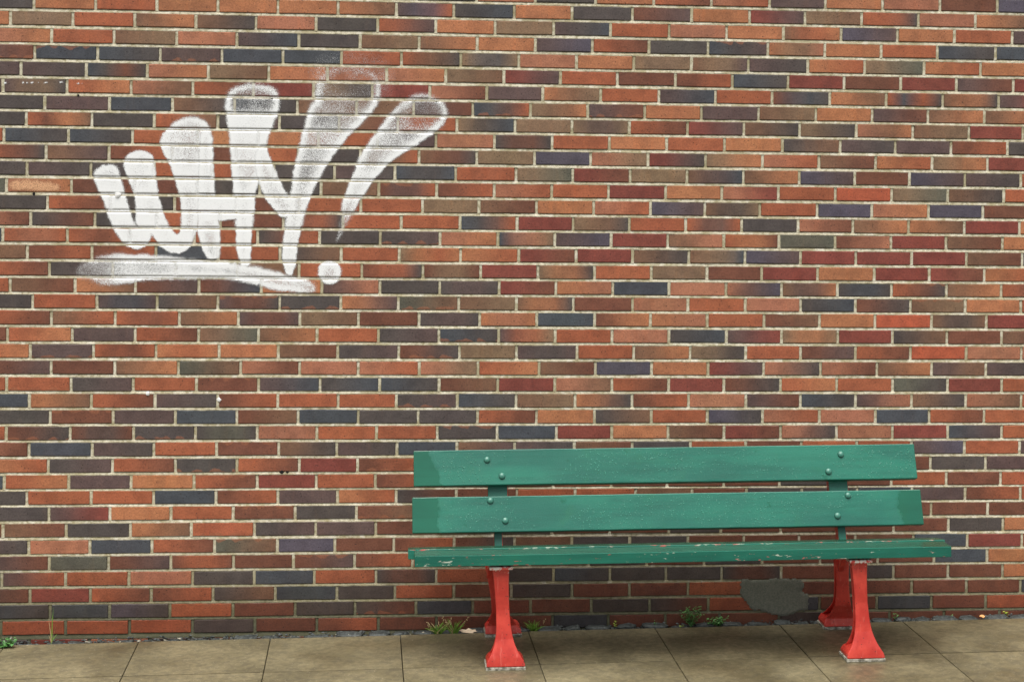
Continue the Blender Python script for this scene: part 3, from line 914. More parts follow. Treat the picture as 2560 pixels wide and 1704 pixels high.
full = [(0, 1.02), (3, 1.02)]
TOPSOFT = sorted([(zv(60), 0.020), (zv(400), 0.014), (zv(700), 0.011), (zv(1200), 0.008), (zv(1700), 0.008), (zv(1900), 0.014), (zv(2000), 0.007)])
soft_rim = [(zv(150), 0.45), (zv(450), 0.8), (zv(700), 1.0)][::-1]
soft_rim = sorted(soft_rim)
G_ = GRAF
paint('letter', [(G_['W1'], sorted([(zv(1100), 0.66), (zv(1420), 0.70), (zv(1560), 0.98)]), 0.006, full),
                 (G_['W2'], [(0, 0.94), (3, 0.94)], 0.005, full),
                 (G_['W3'], sorted([(zv(560), 0.42), (zv(760), 0.56), (zv(900), 0.80)]), sorted([(zv(560), 0.016), (zv(800), 0.011), (zv(1100), 0.007)]), sorted([(zv(560), 0.7), (zv(800), 1.0)]))], 0)
paint('letter', [(G_['H1'], sorted([(zv(700), 0.6), (zv(1000), 0.76), (zv(1900), 0.70)]), 0.005, full),
                 (G_['HB'], [(0, 0.96), (3, 0.96)], 0.004, full),
                 (G_['H2'], sorted([(zv(560), 0.26), (zv(620), 0.34), (zv(720), 0.95), (zv(1250), 0.74), (zv(1500), 0.88)]), TOPSOFT,
                  sorted([(zv(230), 0.45), (zv(400), 0.85), (zv(700), 1.1)]))], 1)
paint('letter', [(G_['OV'], [(0, 0.13), (3, 0.13)], [(0, 0.03), (3, 0.03)], [(0, 0.13), (3, 0.13)]),
                 (G_['Y1'], [(0, 0.76), (3, 0.76)], 0.005, full),
                 (G_['Y2'], sorted([(zv(60), 0.10), (zv(420), 0.22), (zv(560), 0.36), (zv(800), 0.46), (zv(1300), 0.56), (zv(1600), 0.80), (zv(2150), 0.78), (zv(2290), 0.75)]), TOPSOFT,
                  sorted([(zv(40), 0.12), (zv(220), 0.42), (zv(400), 0.75), (zv(650), 1.0)]))], 2)
paint('exclamation_mark', [(G_['EX'], sorted([(zv(320), 0.25), (zv(700), 0.24), (zv(840), 0.46), (zv(1100), 0.55), (zv(1450), 0.82), (zv(1620), 0.8), (zv(1900), 0.35)]), TOPSOFT,
                            sorted([(zv(330), 0.55), (zv(640), 0.80), (zv(850), 1.05), (zv(1640), 1.0), (zv(1900), 0.4)])),
                           (G_['DOT'], [(0, 0.66), (3, 0.66)], 0.005, full)], 3)
ul = paint('underline', [(G_['UL'], [(0, 0.66), (3, 0.66)], 0.009, full)], 4)
da = ul.data.attributes['dens'].data
co = np.empty(len(ul.data.vertices) * 3, np.float32)
ul.data.vertices.foreach_get('co', co)
dv = np.empty(len(da), np.float32)
da.foreach_get('value', dv)
ux = co.reshape(-1, 3)[:, 0] + WOFF.x
dv *= np.interp(ux, [0.61, 0.72, 0.80, 1.50, 1.62], [0.35, 0.62, 1.0, 1.0, 0.42])
da.foreach_set('value', dv)
paint('paint_fleck', [(q_, [(0, 0.9), (3, 0.9)], 0.002, full) for q_ in FLECKS], 0)
paint('paint_smear', [(SMEAR, [(0, 0.8), (3, 0.8)], 0.009, [(0, 0.7), (3, 0.7)])], 0, M_CREAM, 'cream spray-painted smear')


def disc(name, x, z, r, mat, y, seed, dome=0.0, n=10):
    rr = random.Random(seed)
    V = [(0, -dome, 0)]
    for k in range(n):
        a = 2 * math.pi * k / n
        q = r * rr.uniform(0.75, 1.2)
        V.append((q * math.cos(a) * 0.7, -dome * 0.65, q * math.sin(a) * 0.7))
    for k in range(n):
        a = 2 * math.pi * k / n
        q = r * rr.uniform(0.8, 1.2)
        V.append((q * math.cos(a), 0.004, q * math.sin(a)))
    F = [(0, 1 + (k + 1) % n, 1 + k) for k in range(n)] + [(1 + k, 1 + (k + 1) % n, 1 + n + (k + 1) % n, 1 + n + k) for k in range(n)]
    return mesh_obj(name, V, F, mat, wall, (x - WOFF.x, y, z))


for i, (x, z, r) in enumerate([(0.596, 2.222, 0.006), (1.393, 2.217, 0.008), (2.084, 2.216, 0.007), (0.419, 1.811, 0.007), (1.452, 0.655, 0.010), (1.474, 0.654, 0.006)]):
    disc('drill_hole', x, z, r, M_HOLE, -0.0006, i)
disc('filler_plug', 0.762, 1.811, 0.014, M_PLUG, -0.001, 20, 0.006)
disc('filler_plug', 0.893, 0.984, 0.010, M_PLUG, -0.001, 21, 0.004)
disc('filler_plug', 1.188, 0.958, 0.010, M_PLUG, -0.001, 22, 0.004)

# cement repair patch low on the wall
P = chaikin(np.array(PATCH) / 1000, 1)
x0, z0 = P.min(0) - 0.01
x1, z1 = P.max(0) + 0.01
X, Zc = np.meshgrid(np.arange(x0, x1, 0.006), np.arange(z0, z1, 0.006))
sd = sdf(P, X, Zc) + (vnoise(X, Zc, 80, 9) - 0.5) * 0.010 + (vnoise(X, Zc, 25, 19) - 0.5) * 0.012
Y = -0.0020 - 0.0008 * vnoise(X, Zc, 30, 4) - 0.0004 * vnoise(X, Zc, 90, 14) + np.where(sd < 0.006, (0.006 - np.clip(sd, -0.004, 0.006)) * 0.35, 0)
keep = sd > -0.003
q = keep[:-1, :-1] & keep[1:, :-1] & keep[:-1, 1:] & keep[1:, 1:]
idx = np.arange(X.size).reshape(X.shape)
F = np.stack([idx[:-1, :-1][q], idx[:-1, 1:][q], idx[1:, 1:][q], idx[1:, :-1][q]], 1)
used = np.unique(F)
remap = np.zeros(X.size, int)
remap[used] = np.arange(len(used))
V = np.stack([X.ravel() - WOFF.x, Y.ravel(), Zc.ravel()], 1)[used]
cp = mesh_obj('cement_patch', V.tolist(), remap[F].tolist(), M_CEMENT, wall, smooth=True)
cp['label'] = 'grey cement repair patch'

# ------------------------------------------------------------------ ground
TILT = -math.atan(GS)
ground = mesh_obj('ground', *(lambda: ([(-60, -90, gz(0) - 0.06), (60, -90, gz(0) - 0.06), (60, 0.02, gz(0) - 0.06), (-60, 0.02, gz(0) - 0.06)], [(0, 1, 2, 3)]))(), M_SOIL)
ground.rotation_euler = (0, TILT, 0)
tag(ground, kind='structure')

pavement = empty('pavement', (0, 0, G0), (0, TILT, 0))
tag(pavement, kind='structure')
slab_meshes = []
for q in range(3):
    W, D, T = 0.536, 0.4645 if q < 2 else 0.536, 0.05
    bm = bmesh.new()
    v, f = box_geo(-W / 2, W / 2, -D / 2, D / 2, -T, 0)
    vs = [bm.verts.new(c) for c in v]
    for ff in f:
        bm.faces.new([vs[k] for k in ff])
    bmesh.ops.bevel(bm, geom=[e for e in bm.edges if all(w.co.z > -0.01 for w in e.verts)], offset=0.0012, segments=2, affect='EDGES')
    me = bpy.data.meshes.new('paving_slab')
    bm.to_mesh(me)
    bm.free()
    me.materials.append(M_SLAB)
    slab_meshes.append(me)
for rowi, yc in enumerate((-0.08 - 0.231, -0.08 - 0.466 - 0.27, -0.08 - 0.466 - 0.54 - 0.27, -0.08 - 0.466 - 1.08 - 0.27)):
    for k in range(-3, 12):
        xc = 0.876 + 0.5395 * k + 0.27
        o = bpy.data.objects.new('paving_slab', slab_meshes[0 if rowi == 0 else 2])
        o.location = (xc, yc, random.uniform(-0.0012, 0.0012))
        o.rotation_euler = (random.uniform(-0.0012, 0.0012), random.uniform(-0.001, 0.001), 0)
        link(o, pavement)
# tarmac beyond the slabs, where the photographer stands
M_ROAD = mat_simple('wet_asphalt', lin((58, 58, 56)), lin((84, 82, 78)), 90.0, 0.5, 0.5, 0.5, 0.004)
road = mesh_obj('road', [(-40, -60, -0.12), (40, -60, -0.12), (40, -2.20, -0.12), (-40, -2.20, -0.12)], [(0, 1, 2, 3)], M_ROAD, loc=(0, 0, G0))
road.rotation_euler = (0, TILT, 0)
tag(road, kind='structure')
M_KERB = mat_simple('granite_kerb', lin((120, 116, 106)), lin((160, 154, 142)), 40.0, 0.7)
v, f = box_geo(-10, 10, -2.32, -2.17, -0.25, 0.0)
kerb = bevel(mesh_obj('kerb', v, f, M_KERB, loc=(0, 0, G0)), 0.012)
kerb.rotation_euler = (0, TILT, 0)
tag(kerb, kind='structure')

# row of dark setts between slabs and wall
gutter = empty('gutter', (0, 0, G0), (0, TILT, 0))
tag(gutter, kind='structure')


def stone_geo(rx, ry, rz, seed, sub=2):
    bm = bmesh.new()
    bmesh.ops.create_icosphere(bm, subdivisions=sub, radius=1.0)
    sx = seed * 1.37
    for w in bm.verts:
        c = w.co
        e = 0.55
        c = Vector([math.copysign(abs(a) ** e, a) for a in c])
        k = 1 + 0.22 * mnoise.noise(c * 1.6 + Vector((sx, sx * 0.7, 0)))
        w.co = Vector((c.x * rx * k, c.y * ry * k, c.z * rz * k))
    me = bpy.data.meshes.new('cobble')
    bm.to_mesh(me)
    bm.free()
    return me


cob = []
for k in range(9):
    me = stone_geo(0.042 + 0.008 * (k % 3), 0.028, 0.026, k)
    me.materials.append(M_STONE)
    cob.append(me)
x = -0.9
while x < 6.2:
    w = random.uniform(0.80, 1.12)
    me = random.choice(cob)
    rx = max(abs(vv.co.x) for vv in me.vertices) * w
    x += rx
    o = bpy.data.objects.new('cobble', me)
    low = 0.012 if x < 1.7 else 0.0
    o.location = (x, -0.042 + random.uniform(-0.006, 0.006), -0.020 - low + random.uniform(-0.004, 0.005))
    o.scale = (w, random.uniform(0.9, 1.12), random.uniform(0.8, 1.1))
    o.rotation_euler = (random.uniform(-0.2, 0.2), random.uniform(-0.12, 0.12), random.uniform(-0.1, 0.1))
    link(o, gutter)
    x += rx + random.uniform(0.002, 0.012)

# grit washed between the setts
GV, GF, GM = [], [], []


def tet(c, r, rr, mi):
    n0 = len(GV)
    p = [Vector((rr.uniform(-1, 1), rr.uniform(-1, 1), rr.uniform(-0.8, 0.8))).normalized() * r * rr.uniform(0.7, 1.2) for _ in range(6)]
    base = [Vector((1, 0, 0)), Vector((-1, 0, 0)), Vector((0, 1, 0)), Vector((0, -1, 0)), Vector((0, 0, 1)), Vector((0, 0, -1))]
    for bvec, pv in zip(base, p):
        q_ = bvec * r * rr.uniform(0.6, 1.2) + pv * 0.3
        GV.append((c[0] + q_.x * 1.3, c[1] + q_.y, c[2] + q_.z * 0.7))
    for fa in ((0, 2, 4), (2, 1, 4), (1, 3, 4), (3, 0, 4), (2, 0, 5), (1, 2, 5), (3, 1, 5), (0, 3, 5)):
        GF.append(tuple(n0 + k for k in fa))
        GM.append(mi)


rr = random.Random(5)
for _ in range(2600):
    x = rr.uniform(-0.5, 5.4)
    y = -rr.uniform(0.004, 0.083)
    dark = rr.random() < 0.90
    tet((x, y, G0 + GS * x - 0.010 + rr.uniform(-0.006, 0.006) + (0.006 if y > -0.012 else 0)), rr.uniform(0.003, 0.0085) if dark else rr.uniform(0.0015, 0.0042), rr, 0 if dark else 1)
for x, y in ((0.87, -0.075), (0.99, -0.07), (0.66, -0.07), (1.04, -0.06), (0.80, -0.07), (1.5, -0.075), (1.74, -0.07), (2.06, -0.06)):
    for _ in range(1):
        tet((x + rr.uniform(-0.01, 0.01), y + rr.uniform(-0.008, 0.008), G0 + GS * x + 0.002), rr.uniform(0.004, 0.009), rr, 1)
gr = mesh_obj('gravel', GV, GF, None, mats=[M_STONE, M_GRIT], fmat=GM)
tag(gr, kind='stuff')

# ------------------------------------------------------------------ bench
bench = empty('park_bench', (3.056, -0.40, gz(3.05)), (0, TILT, RAD(-0.9)))
tag(bench, 'wet green slatted bench with red cast-iron legs standing against the brick wall', 'bench')


def plank(name, x0, x1, front_low, front_high, thick, seed, wet=None, wear=None, seat=False):
    """board whose visible face runs from front_low to front_high (y, z); body lies behind or below that face"""
    a, b = Vector(front_low), Vector(front_high)
    d = (b - a)
    wd = d.length
    d.normalize()
    nrm = Vector((d.y, -d.x))              # into the body
    if seat:
        nrm = Vector((d.y, -d.x))
    N = 44
    ns = [0, 0.025, 0.07, 0.5, 0.93, 0.975, 1]
    V, PU, WET, WEAR, F = [], [], [], [], []
    for i in range(N + 1):
        x = x0 + (x1 - x0) * i / N
        bow = 0.0012 * mnoise.noise((x * 1.3, seed, 0.5))
        ring = []
        for k, s in enumerate(ns):
            ring.append((a + d * (s * wd), s, 0))
        for k, s in enumerate(ns[::-1]):
            ring.append((a + d * (s * wd) + nrm * thick, s, 1))
        for pnt, s, bk in ring:
            jit = 0.0008 * mnoise.noise((x * 14, s * 9 + seed, bk * 3.0))
            V.append((x, pnt.x + bow + jit, pnt.y + bow + (0.0007 * mnoise.noise((x * 9, seed + 4.0, s * 3)))))
            PU.append((x, s, seed))
            WET.append((wet(x, s, bk) if seat else wet(x, s)) if wet else -1)
            WEAR.append(wear(x, s, bk) if wear else 0)
    m = len(ns) * 2
    for i in range(N):
        for k in range(m):
            p, q = i * m + k, i * m + (k + 1) % m
            F.append((p, p + m, q + m, q))
    F.append(tuple(range(m)))
    F.append(tuple(N * m + k for k in range(m - 1, -1, -1)))
    o = mesh_obj(name, V, F, M_GREEN, bench, attrs={'PUV': ('FLOAT_VECTOR', PU), 'wet': ('FLOAT', WET), 'wear': ('FLOAT', WEAR)})
    bm = bmesh.new()
    bm.from_mesh(o.data)
    bmesh.ops.recalc_face_normals(bm, faces=bm.faces)
    bm.to_mesh(o.data)
    bm.free()
    return bevel(o, 0.004, 2, 50)


def yface(h):
    return 0.068 + (h - 0.479) * (0.115 / 0.313)


def back_wear(x, s, bk):
    return 0.55 if (s < 0.02 or s > 0.98) and not bk else (-0.6)


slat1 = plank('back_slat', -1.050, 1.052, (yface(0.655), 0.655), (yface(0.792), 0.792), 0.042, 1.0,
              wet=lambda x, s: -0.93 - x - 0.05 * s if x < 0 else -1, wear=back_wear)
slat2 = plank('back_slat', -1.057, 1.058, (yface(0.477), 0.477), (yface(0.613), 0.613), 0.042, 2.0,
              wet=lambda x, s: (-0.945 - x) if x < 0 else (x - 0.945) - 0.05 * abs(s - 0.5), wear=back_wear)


def seat_wear(x, s, bk):
    return 0.95 if (s < 0.01 and bk) else (0.9 if s > 0.99 and not bk else (0.75 if s < 0.01 else (0.4 if s < 0.04 else -0.5)))


def seat_wear_glint(x, s, bk):  # bright highlight on the front lip, painted as pale chips, besides edge wear
    return 1.35 if s < 0.01 and not bk else (1.1 if s < 0.03 and not bk else (0.6 if s > 0.96 else -0.2))


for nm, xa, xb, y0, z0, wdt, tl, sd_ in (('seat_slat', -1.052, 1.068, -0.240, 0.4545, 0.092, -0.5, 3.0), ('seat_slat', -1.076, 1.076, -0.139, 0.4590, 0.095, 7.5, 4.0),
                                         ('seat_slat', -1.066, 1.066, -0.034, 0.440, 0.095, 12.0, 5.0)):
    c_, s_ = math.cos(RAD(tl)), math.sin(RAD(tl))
    plank(nm, xa, xb, (y0, z0), (y0 + wdt * c_, z0 - wdt * s_), 0.042 if sd_ == 3.0 else 0.038, sd_, wet=lambda x, s, bk: 0.05 if (0.02 < s < 0.99 and not bk) else -0.05, wear=seat_wear if sd_ == 3.0 else seat_wear_glint, seat=True)


def dome_geo(r, hgt, rings=3, n=14):
    V = [(0, 0, hgt)]
    for j in range(1, rings + 1):
        a = math.pi / 2 * j / rings
        for k in range(n):
            b = 2 * math.pi * k / n
            V.append((r * math.sin(a) * math.cos(b), r * math.sin(a) * math.sin(b), hgt * math.cos(a)))
    F = [(0, 1 + k, 1 + (k + 1) % n) for k in range(n)]
    for j in range(rings - 1):
        for k in range(n):
            p = 1 + j * n
            F.append((p + k, p + n + k, p + n + (k + 1) % n, p + (k + 1) % n))
    return V, F


REC = math.atan2(0.115, 0.313)
M_BOLT = mat_simple('green_painted_bolt', (0.03, 0.15, 0.11), (0.06, 0.20, 0.15), 120.0, 0.28, 0.6, 0.2)
bv, bf = dome_geo(0.0138, 0.009, 4)
bolt_me = bpy.data.meshes.new('bolt')
bolt_me.from_pydata(bv, [], bf)
bolt_me.polygons.foreach_set('use_smooth', [True] * len(bf))
bolt_me.materials.append(M_BOLT)
bolt_me.materials.append(mat_simple('bolt_ring_shade', (0.006, 0.022, 0.016), (0.012, 0.04, 0.03), 80.0, 0.5))  # shading around the bolt head, painted as a dark ring on its rim
for p_ in bolt_me.polygons:
    if max(bv[k][2] for k in p_.vertices) < 0.0047:
        p_.material_index = 1
for sl, lst in ((slat1, [(-0.748, 0.753), (-0.688, 0.690), (0.735, 0.754), (0.676, 0.688)]), (slat2, [(-0.738, 0.596), (-0.679, 0.519), (0.749, 0.594), (0.697, 0.516)])):
    for bx, bh in lst:
        o = bpy.data.objects.new('bolt', bolt_me)
        o.location = (bx, yface(bh) - 0.001, bh)
        o.rotation_euler = (RAD(90) - REC, 0, 0)
        link(o, sl)

# rain beads on the back slats
M_DROP = NT('rain_bead').fin((0.06, 0.24, 0.17), 0.04, 0.6)
for sl, lo, hi, sd_ in ((slat1, 0.660, 0.788, 1), (slat2, 0.482, 0.609, 2)):
    rr = random.Random(sd_)
    V, F = [], []
    for _ in range(1500):
        x = rr.uniform(-0.93, 1.04 if sd_ == 1 else 0.9)
        h = rr.uniform(lo, hi)
        if mnoise.noise((x * 3, h * 9, sd_)) < -0.15:
            continue
        r = rr.choice((0.0009, 0.0011, 0.0013, 0.0017, 0.0024))
        dv_, df_ = dome_geo(r, r * 0.6, 2, 6)
        mt = Matrix.Translation((x, yface(h) - 0.0004, h)) @ Euler((RAD(90) - REC, 0, 0)).to_matrix().to_4x4()
        n0 = len(V)
        V += [tuple(mt @ Vector(q_)) for q_ in dv_]
        F += [tuple(k + n0 for k in ff) for ff in df_]
    o = mesh_obj('raindrops', V, F, M_DROP, sl, smooth=True)
    o['kind'] = 'stuff'


def loft(rings, cap=True):
    V, F = [], []
    m = len(rings[0])
    for r_ in rings:
        V += r_
    for j in range(len(rings) - 1):
        for k in range(m):
            a, b = j * m + k, j * m + (k + 1) % m
            F.append((a, b, b + m, a + m))
    if cap:
        F.append(tuple(range(m - 1, -1, -1)))
        F.append(tuple((len(rings) - 1) * m + k for k in range(m)))
    return V, F


def merge(parts):
    V, F = [], []
    for v_, f_ in parts:
        n0 = len(V)
        V += v_
        F += [tuple(k + n0 for k in ff) for ff in f_]
    return V, F


def ip(h, tab):
    return float(np.interp(h, [q_[0] for q_ in tab], [q_[1] for q_ in tab]))


FLARE = [(0.012, 0.152), (0.024, 0.150), (0.034, 0.142), (0.044, 0.130), (0.054, 0.118), (0.064, 0.107), (0.076, 0.096), (0.09, 0.085), (0.105, 0.0755), (0.122, 0.068), (0.145, 0.061), (0.17, 0.057), (0.23, 0.0525), (0.30, 0.055), (0.35, 0.060), (0.40, 0.068)]


def leg(x_bot, x_top, ybot, ytop, ymid, htop, depth_mid, rear=False):
    hs = [0.013, 0.020, 0.027, 0.034, 0.041, 0.048, 0.056, 0.064, 0.073, 0.082, 0.092, 0.104, 0.117, 0.131, 0.148, 0.17, 0.20, 0.23, 0.27, 0.31, 0.35, htop]

    def yf(h):
        return ip(h, [(0.014, ybot), (0.05, ybot + 0.004), (0.12, 0.35 * ybot + 0.65 * ymid), (0.22, ymid), (htop, ytop)])

    def xc(h):
        t_ = (h - 0.014) / (htop - 0.014)
        return x_bot + (x_top - x_bot) * t_
    fl, bk, wb = [], [], []
    for h in hs:
        w = ip(h, FLARE) / 2
        y = yf(h)
        x_ = xc(h)
        t_ = 0.011
        fl.append([(x_ - w, y + 0.002, h), (x_ - w * 0.7, y, h), (x_ + w * 0.7, y, h), (x_ + w, y + 0.002, h), (x_ + w, y + t_, h), (x_ - w, y + t_, h)])
        dm = ip(h, [(0.014, 0.118), (0.03, 0.112), (0.06, 0.085), (0.10, 0.064), (0.16, depth_mid), (htop, depth_mid)])
        wr = w * 0.88
        bk.append([(x_ - wr, y + dm - 0.010, h), (x_ + wr, y + dm - 0.010, h), (x_ + wr, y + dm, h), (x_ - wr, y + dm, h)])
        tw = 0.0065
        wb.append([(x_ - tw, y + t_ * 0.6, h), (x_ + tw, y + t_ * 0.6, h), (x_ + tw, y + dm - 0.004, h), (x_ - tw, y + dm - 0.004, h)])
    # sole with a swelling knuckle in each pocket
    base = []
    for h, k in ((0.012, 1.0), (0.026, 1.0), (0.040, 0.86), (0.052, 0.45)):
        w = 0.074 * k
        base.append([(x_bot - w, ybot + 0.004, h), (x_bot + w, ybot + 0.004, h), (x_bot + w, ybot + 0.114, h), (x_bot - w, ybot + 0.114, h)])
    V, F = merge([loft(fl), loft(bk), loft(wb), loft(base)])
    wear = [0.42 if v_[2] < 0.030 else (0.75 if v_[2] > htop - 0.004 and not rear else 0.05) for v_ in V]
    o = mesh_obj('leg', V, F, M_RED, bench, smooth=False, attrs={'wear': ('FLOAT', wear)})
    bevel(o, 0.0035, 2, 30)
    v_, f_ = box_geo(x_bot - 0.0785, x_bot + 0.0770, ybot - 0.0015, ybot + 0.120, 0.0, 0.0118)
    pd = bevel(mesh_obj('foot_pad', v_, f_, M_PAD, o), 0.002)
    return o


for side, xb_, xt_, xr_b, xr_t in ((-1, -0.698, -0.716, -0.676, -0.742), (1, 0.731, 0.708, 0.760, 0.722)):
    fl_ = leg(xb_, xt_, -0.2225, -0.202, -0.196, 0.392, 0.052)
    v_, f_ = box_geo(xt_ - 0.046, xt_ + 0.046, -0.226, -0.13, 0.392, 0.404)
    tp = mesh_obj('mounting_plate', v_, f_, M_RED, fl_, attrs={'wear': ('FLOAT', [1.0] * 8)})
    bevel(tp, 0.003)
    leg(xr_b, xr_t, 0.238, 0.098, 0.150, 0.385, 0.056, True)
    # seat rail: casting under the boards from the front plate back to the upright, arched underneath
    rings = []
    for q in range(15):
        t_ = q / 14
        y = -0.186 + t_ * 0.306
        top = 0.4035 - 0.040 * max(0, t_ - 0.45) / 0.55 * 1.2
        bot = top - 0.026 - 0.055 * (2 * abs(t_ - 0.5)) ** 2.4
        x_ = xt_ + (xr_t - xt_) * t_
        rings.append([(x_ - 0.012, y, bot), (x_ + 0.012, y, bot), (x_ + 0.012, y, top), (x_ - 0.012, y, top)])
    V, F = loft(rings)
    sr = mesh_obj('seat_rail', V, F, M_RED, bench, attrs={'wear': ('FLOAT', [0.1] * len(V))})
    bevel(sr, 0.003)
    # upright carrying the back slats: green face, red flanks
    parts, fm = [], []
    xs_ = -0.706 if side < 0 else 0.722
    rings = []
    for h in (0.345, 0.40, 0.455, 0.50, 0.525, 0.55, 0.60, 0.66, 0.72, 0.775):
        w = ip(h, [(0.345, 0.017), (0.50, 0.017), (0.545, 0.041), (0.70, 0.041), (0.775, 0.034)])
        y = yface(h) + 0.0450
        dp = ip(h, [(0.345, 0.055), (0.5, 0.048), (0.775, 0.03)])
        xo = ip(h, [(0.345, 0.0), (0.5, 0.0), (0.6, 0.002)])
        rings.append([(xs_ + xo - w, y, h), (xs_ + xo + w, y, h), (xs_ + xo + w, y + dp, h), (xs_ + xo - w, y + dp, h)])
    V, F = loft(rings)
    fm = []
    for ff in F:
        if len(ff) == 4 and all(k % 4 in (0, 1) for k in ff):
            fm.append(0)
        else:
            fm.append(1)
    up = mesh_obj('back_support', V, F, None, bench, mats=[M_GREEN, M_RED], fmat=fm,
                  attrs={'wear': ('FLOAT', [0.1] * len(V)), 'wet': ('FLOAT', [-1.0] * len(V)), 'PUV': ('FLOAT_VECTOR', [(0, 0, 0)] * len(V))})
    bevel(up, 0.002, 1)


# ------------------------------------------------------------------ weeds and litter
class MB:
    def __init__(self):
        self.V, self.F, self.M = [], [], []

    def blade(self, base, tip, width, mi, bend=0.3, seg=5, rr=random):
        b, t_ = Vector(base), Vector(tip)
        ax = (t_ - b)
        side = ax.cross(Vector((rr.uniform(-1, 1), rr.uniform(-1, 1), 0.1)))
        if side.length < 1e-6:
            side = Vector((1, 0, 0))
        side.normalize()
        out = Vector((ax.x, ax.y, 0))
        n0 = len(self.V)
        for i in range(seg + 1):
            s = i / seg
            c = b + ax * s + Vector((0, 0, 1)) * bend * ax.length * s * (1 - s) - out * bend * 0.5 * s * (1 - s)
            w = width * (1 - s ** 1.6) * 0.5 + 0.0002
            self.V += [tuple(c - side * w), tuple(c + side * w)]
        for i in range(seg):
            a = n0 + 2 * i
            self.F.append((a, a + 1, a + 3, a + 2))
            self.M.append(mi)

    def leaf(self, base, dirv, length, width, mi, droop=0.2):
        b, d = Vector(base), Vector(dirv).normalized()
        side = d.cross(Vector((0, 0, 1)))
        if side.length < 1e-4:
            side = Vector((1, 0, 0))
        side.normalize()
        up = side.cross(d)
        n0 = len(self.V)
        prof = [(0, 0.06), (0.25, 0.8), (0.5, 1.0), (0.78, 0.7), (1, 0.03)]
        for s, w in prof:
            c = b + d * (length * s) - Vector((0, 0, droop * length * s * s))
            self.V += [tuple(c - side * (width * w / 2) + up * 0.12 * width * w), tuple(c), tuple(c + side * (width * w / 2) + up * 0.12 * width * w)]
        for i in range(4):
            a = n0 + 3 * i
            self.F += [(a, a + 1, a + 4, a + 3), (a + 1, a + 2, a + 5, a + 4)]
            self.M += [mi, mi]

    def blob(self, c, r, mi, rr=random):
        n0 = len(self.V)
        for d in ((1, 0, 0), (-1, 0, 0), (0, 1, 0), (0, -1, 0), (0, 0, 1), (0, 0, -1)):
            k = r * rr.uniform(0.7, 1.3)
            self.V.append((c[0] + d[0] * k, c[1] + d[1] * k, c[2] + d[2] * k * 1.2))
        for fa in ((0, 2, 4), (2, 1, 4), (1, 3, 4), (3, 0, 4), (2, 0, 5), (1, 2, 5), (3, 1, 5), (0, 3, 5)):
            self.F.append(tuple(n0 + k for k in fa))
            self.M.append(mi)

    def obj(self, name, mats, parent=None, loc=(0, 0, 0)):
        return mesh_obj(name, self.V, self.F, None, parent, loc, mats=mats, fmat=self.M)


def tuft(x, y, n, hgt, spread, seed, label, heads=0, head_h=0.0):
    rr = random.Random(seed)
    root = empty('grass_tuft', (x, y, gz(x) - 0.008))
    tag(root, label, 'grass tuft', 'grass tufts growing at the foot of the wall')
    m = MB()
    for _ in range(n):
        a = rr.uniform(0, 2 * math.pi)
        rad = rr.uniform(0.15, 1) * spread
        h = hgt * rr.uniform(0.4, 1.0)
        b = (rr.uniform(-0.012, 0.012), rr.uniform(-0.008, 0.008), 0)
        m.blade(b, (b[0] + math.cos(a) * rad, b[1] + math.sin(a) * rad * 0.55 - 0.01, h), rr.uniform(0.0032, 0.0052), 0 if rr.random() < 0.93 else 1, 0.25, 5, rr)
    m.obj('blades', [M_GRASS, M_STRAW], root)
    if heads:
        s = MB()
        for _ in range(heads):
            a = rr.uniform(0.2, math.pi - 0.2)
            tx, tz = math.cos(a) * spread * 1.3, head_h * rr.uniform(0.75, 1.0)
            s.blade((0, 0, 0), (tx, -0.01, tz), 0.0014, 1, 0.1, 5, rr)
            for k in range(6):
                s.blob((tx * (1 - 0.06 * k) + rr.uniform(-0.005, 0.005), -0.01 + rr.uniform(-0.004, 0.004), tz * (1 - 0.07 * k) + rr.uniform(-0.002, 0.002)), 0.0022, 1, rr)
        s.obj('seed_heads', [M_GRASS, M_STRAW], root)
    return root


tuft(2.113, -0.062, 60, 0.058, 0.062, 1, 'bushy green grass tuft at the wall foot, left of the bench, with dry seed heads', 4, 0.060)
tuft(2.182, -0.060, 56, 0.066, 0.054, 2, 'grass tuft at the wall foot nearest the left rear bench leg on its left', 4, 0.078)
tuft(2.522, -0.055, 40, 0.054, 0.048, 3, 'small thin grass tuft in the gutter just right of the left bench legs', 1, 0.068)

# lone tall stalk on the left
rr = random.Random(4)
root = empty('grass_stalk', (0.516, -0.045, gz(0.516) - 0.008))
tag(root, 'single tall thin grass stalk rising against the bricks far left of the bench', 'grass')
m = MB()
m.blade((0, 0, 0), (0.006, 0.004, 0.150), 0.0045, 0, 0.02, 7, rr)
m.blade((0.001, 0, 0.01), (-0.012, 0.0, 0.105), 0.0035, 1, 0.05, 6, rr)
m.blade((0.002, 0, 0.012), (0.022, -0.004, 0.082), 0.0035, 1, 0.10, 6, rr)
m.blade((0.000, 0, 0.005), (0.024, -0.006, 0.042), 0.0045, 0, 0.2, 5, rr)
m.blade((0.000, 0, 0.005), (-0.010, -0.004, 0.036), 0.0040, 1, 0.2, 5, rr)
m.blade((0.002, 0, 0.015), (0.003, 0.0, 0.12), 0.004, 0, 0.04, 6, rr)
m.obj('blades', [M_GRASS, M_STRAW], root)


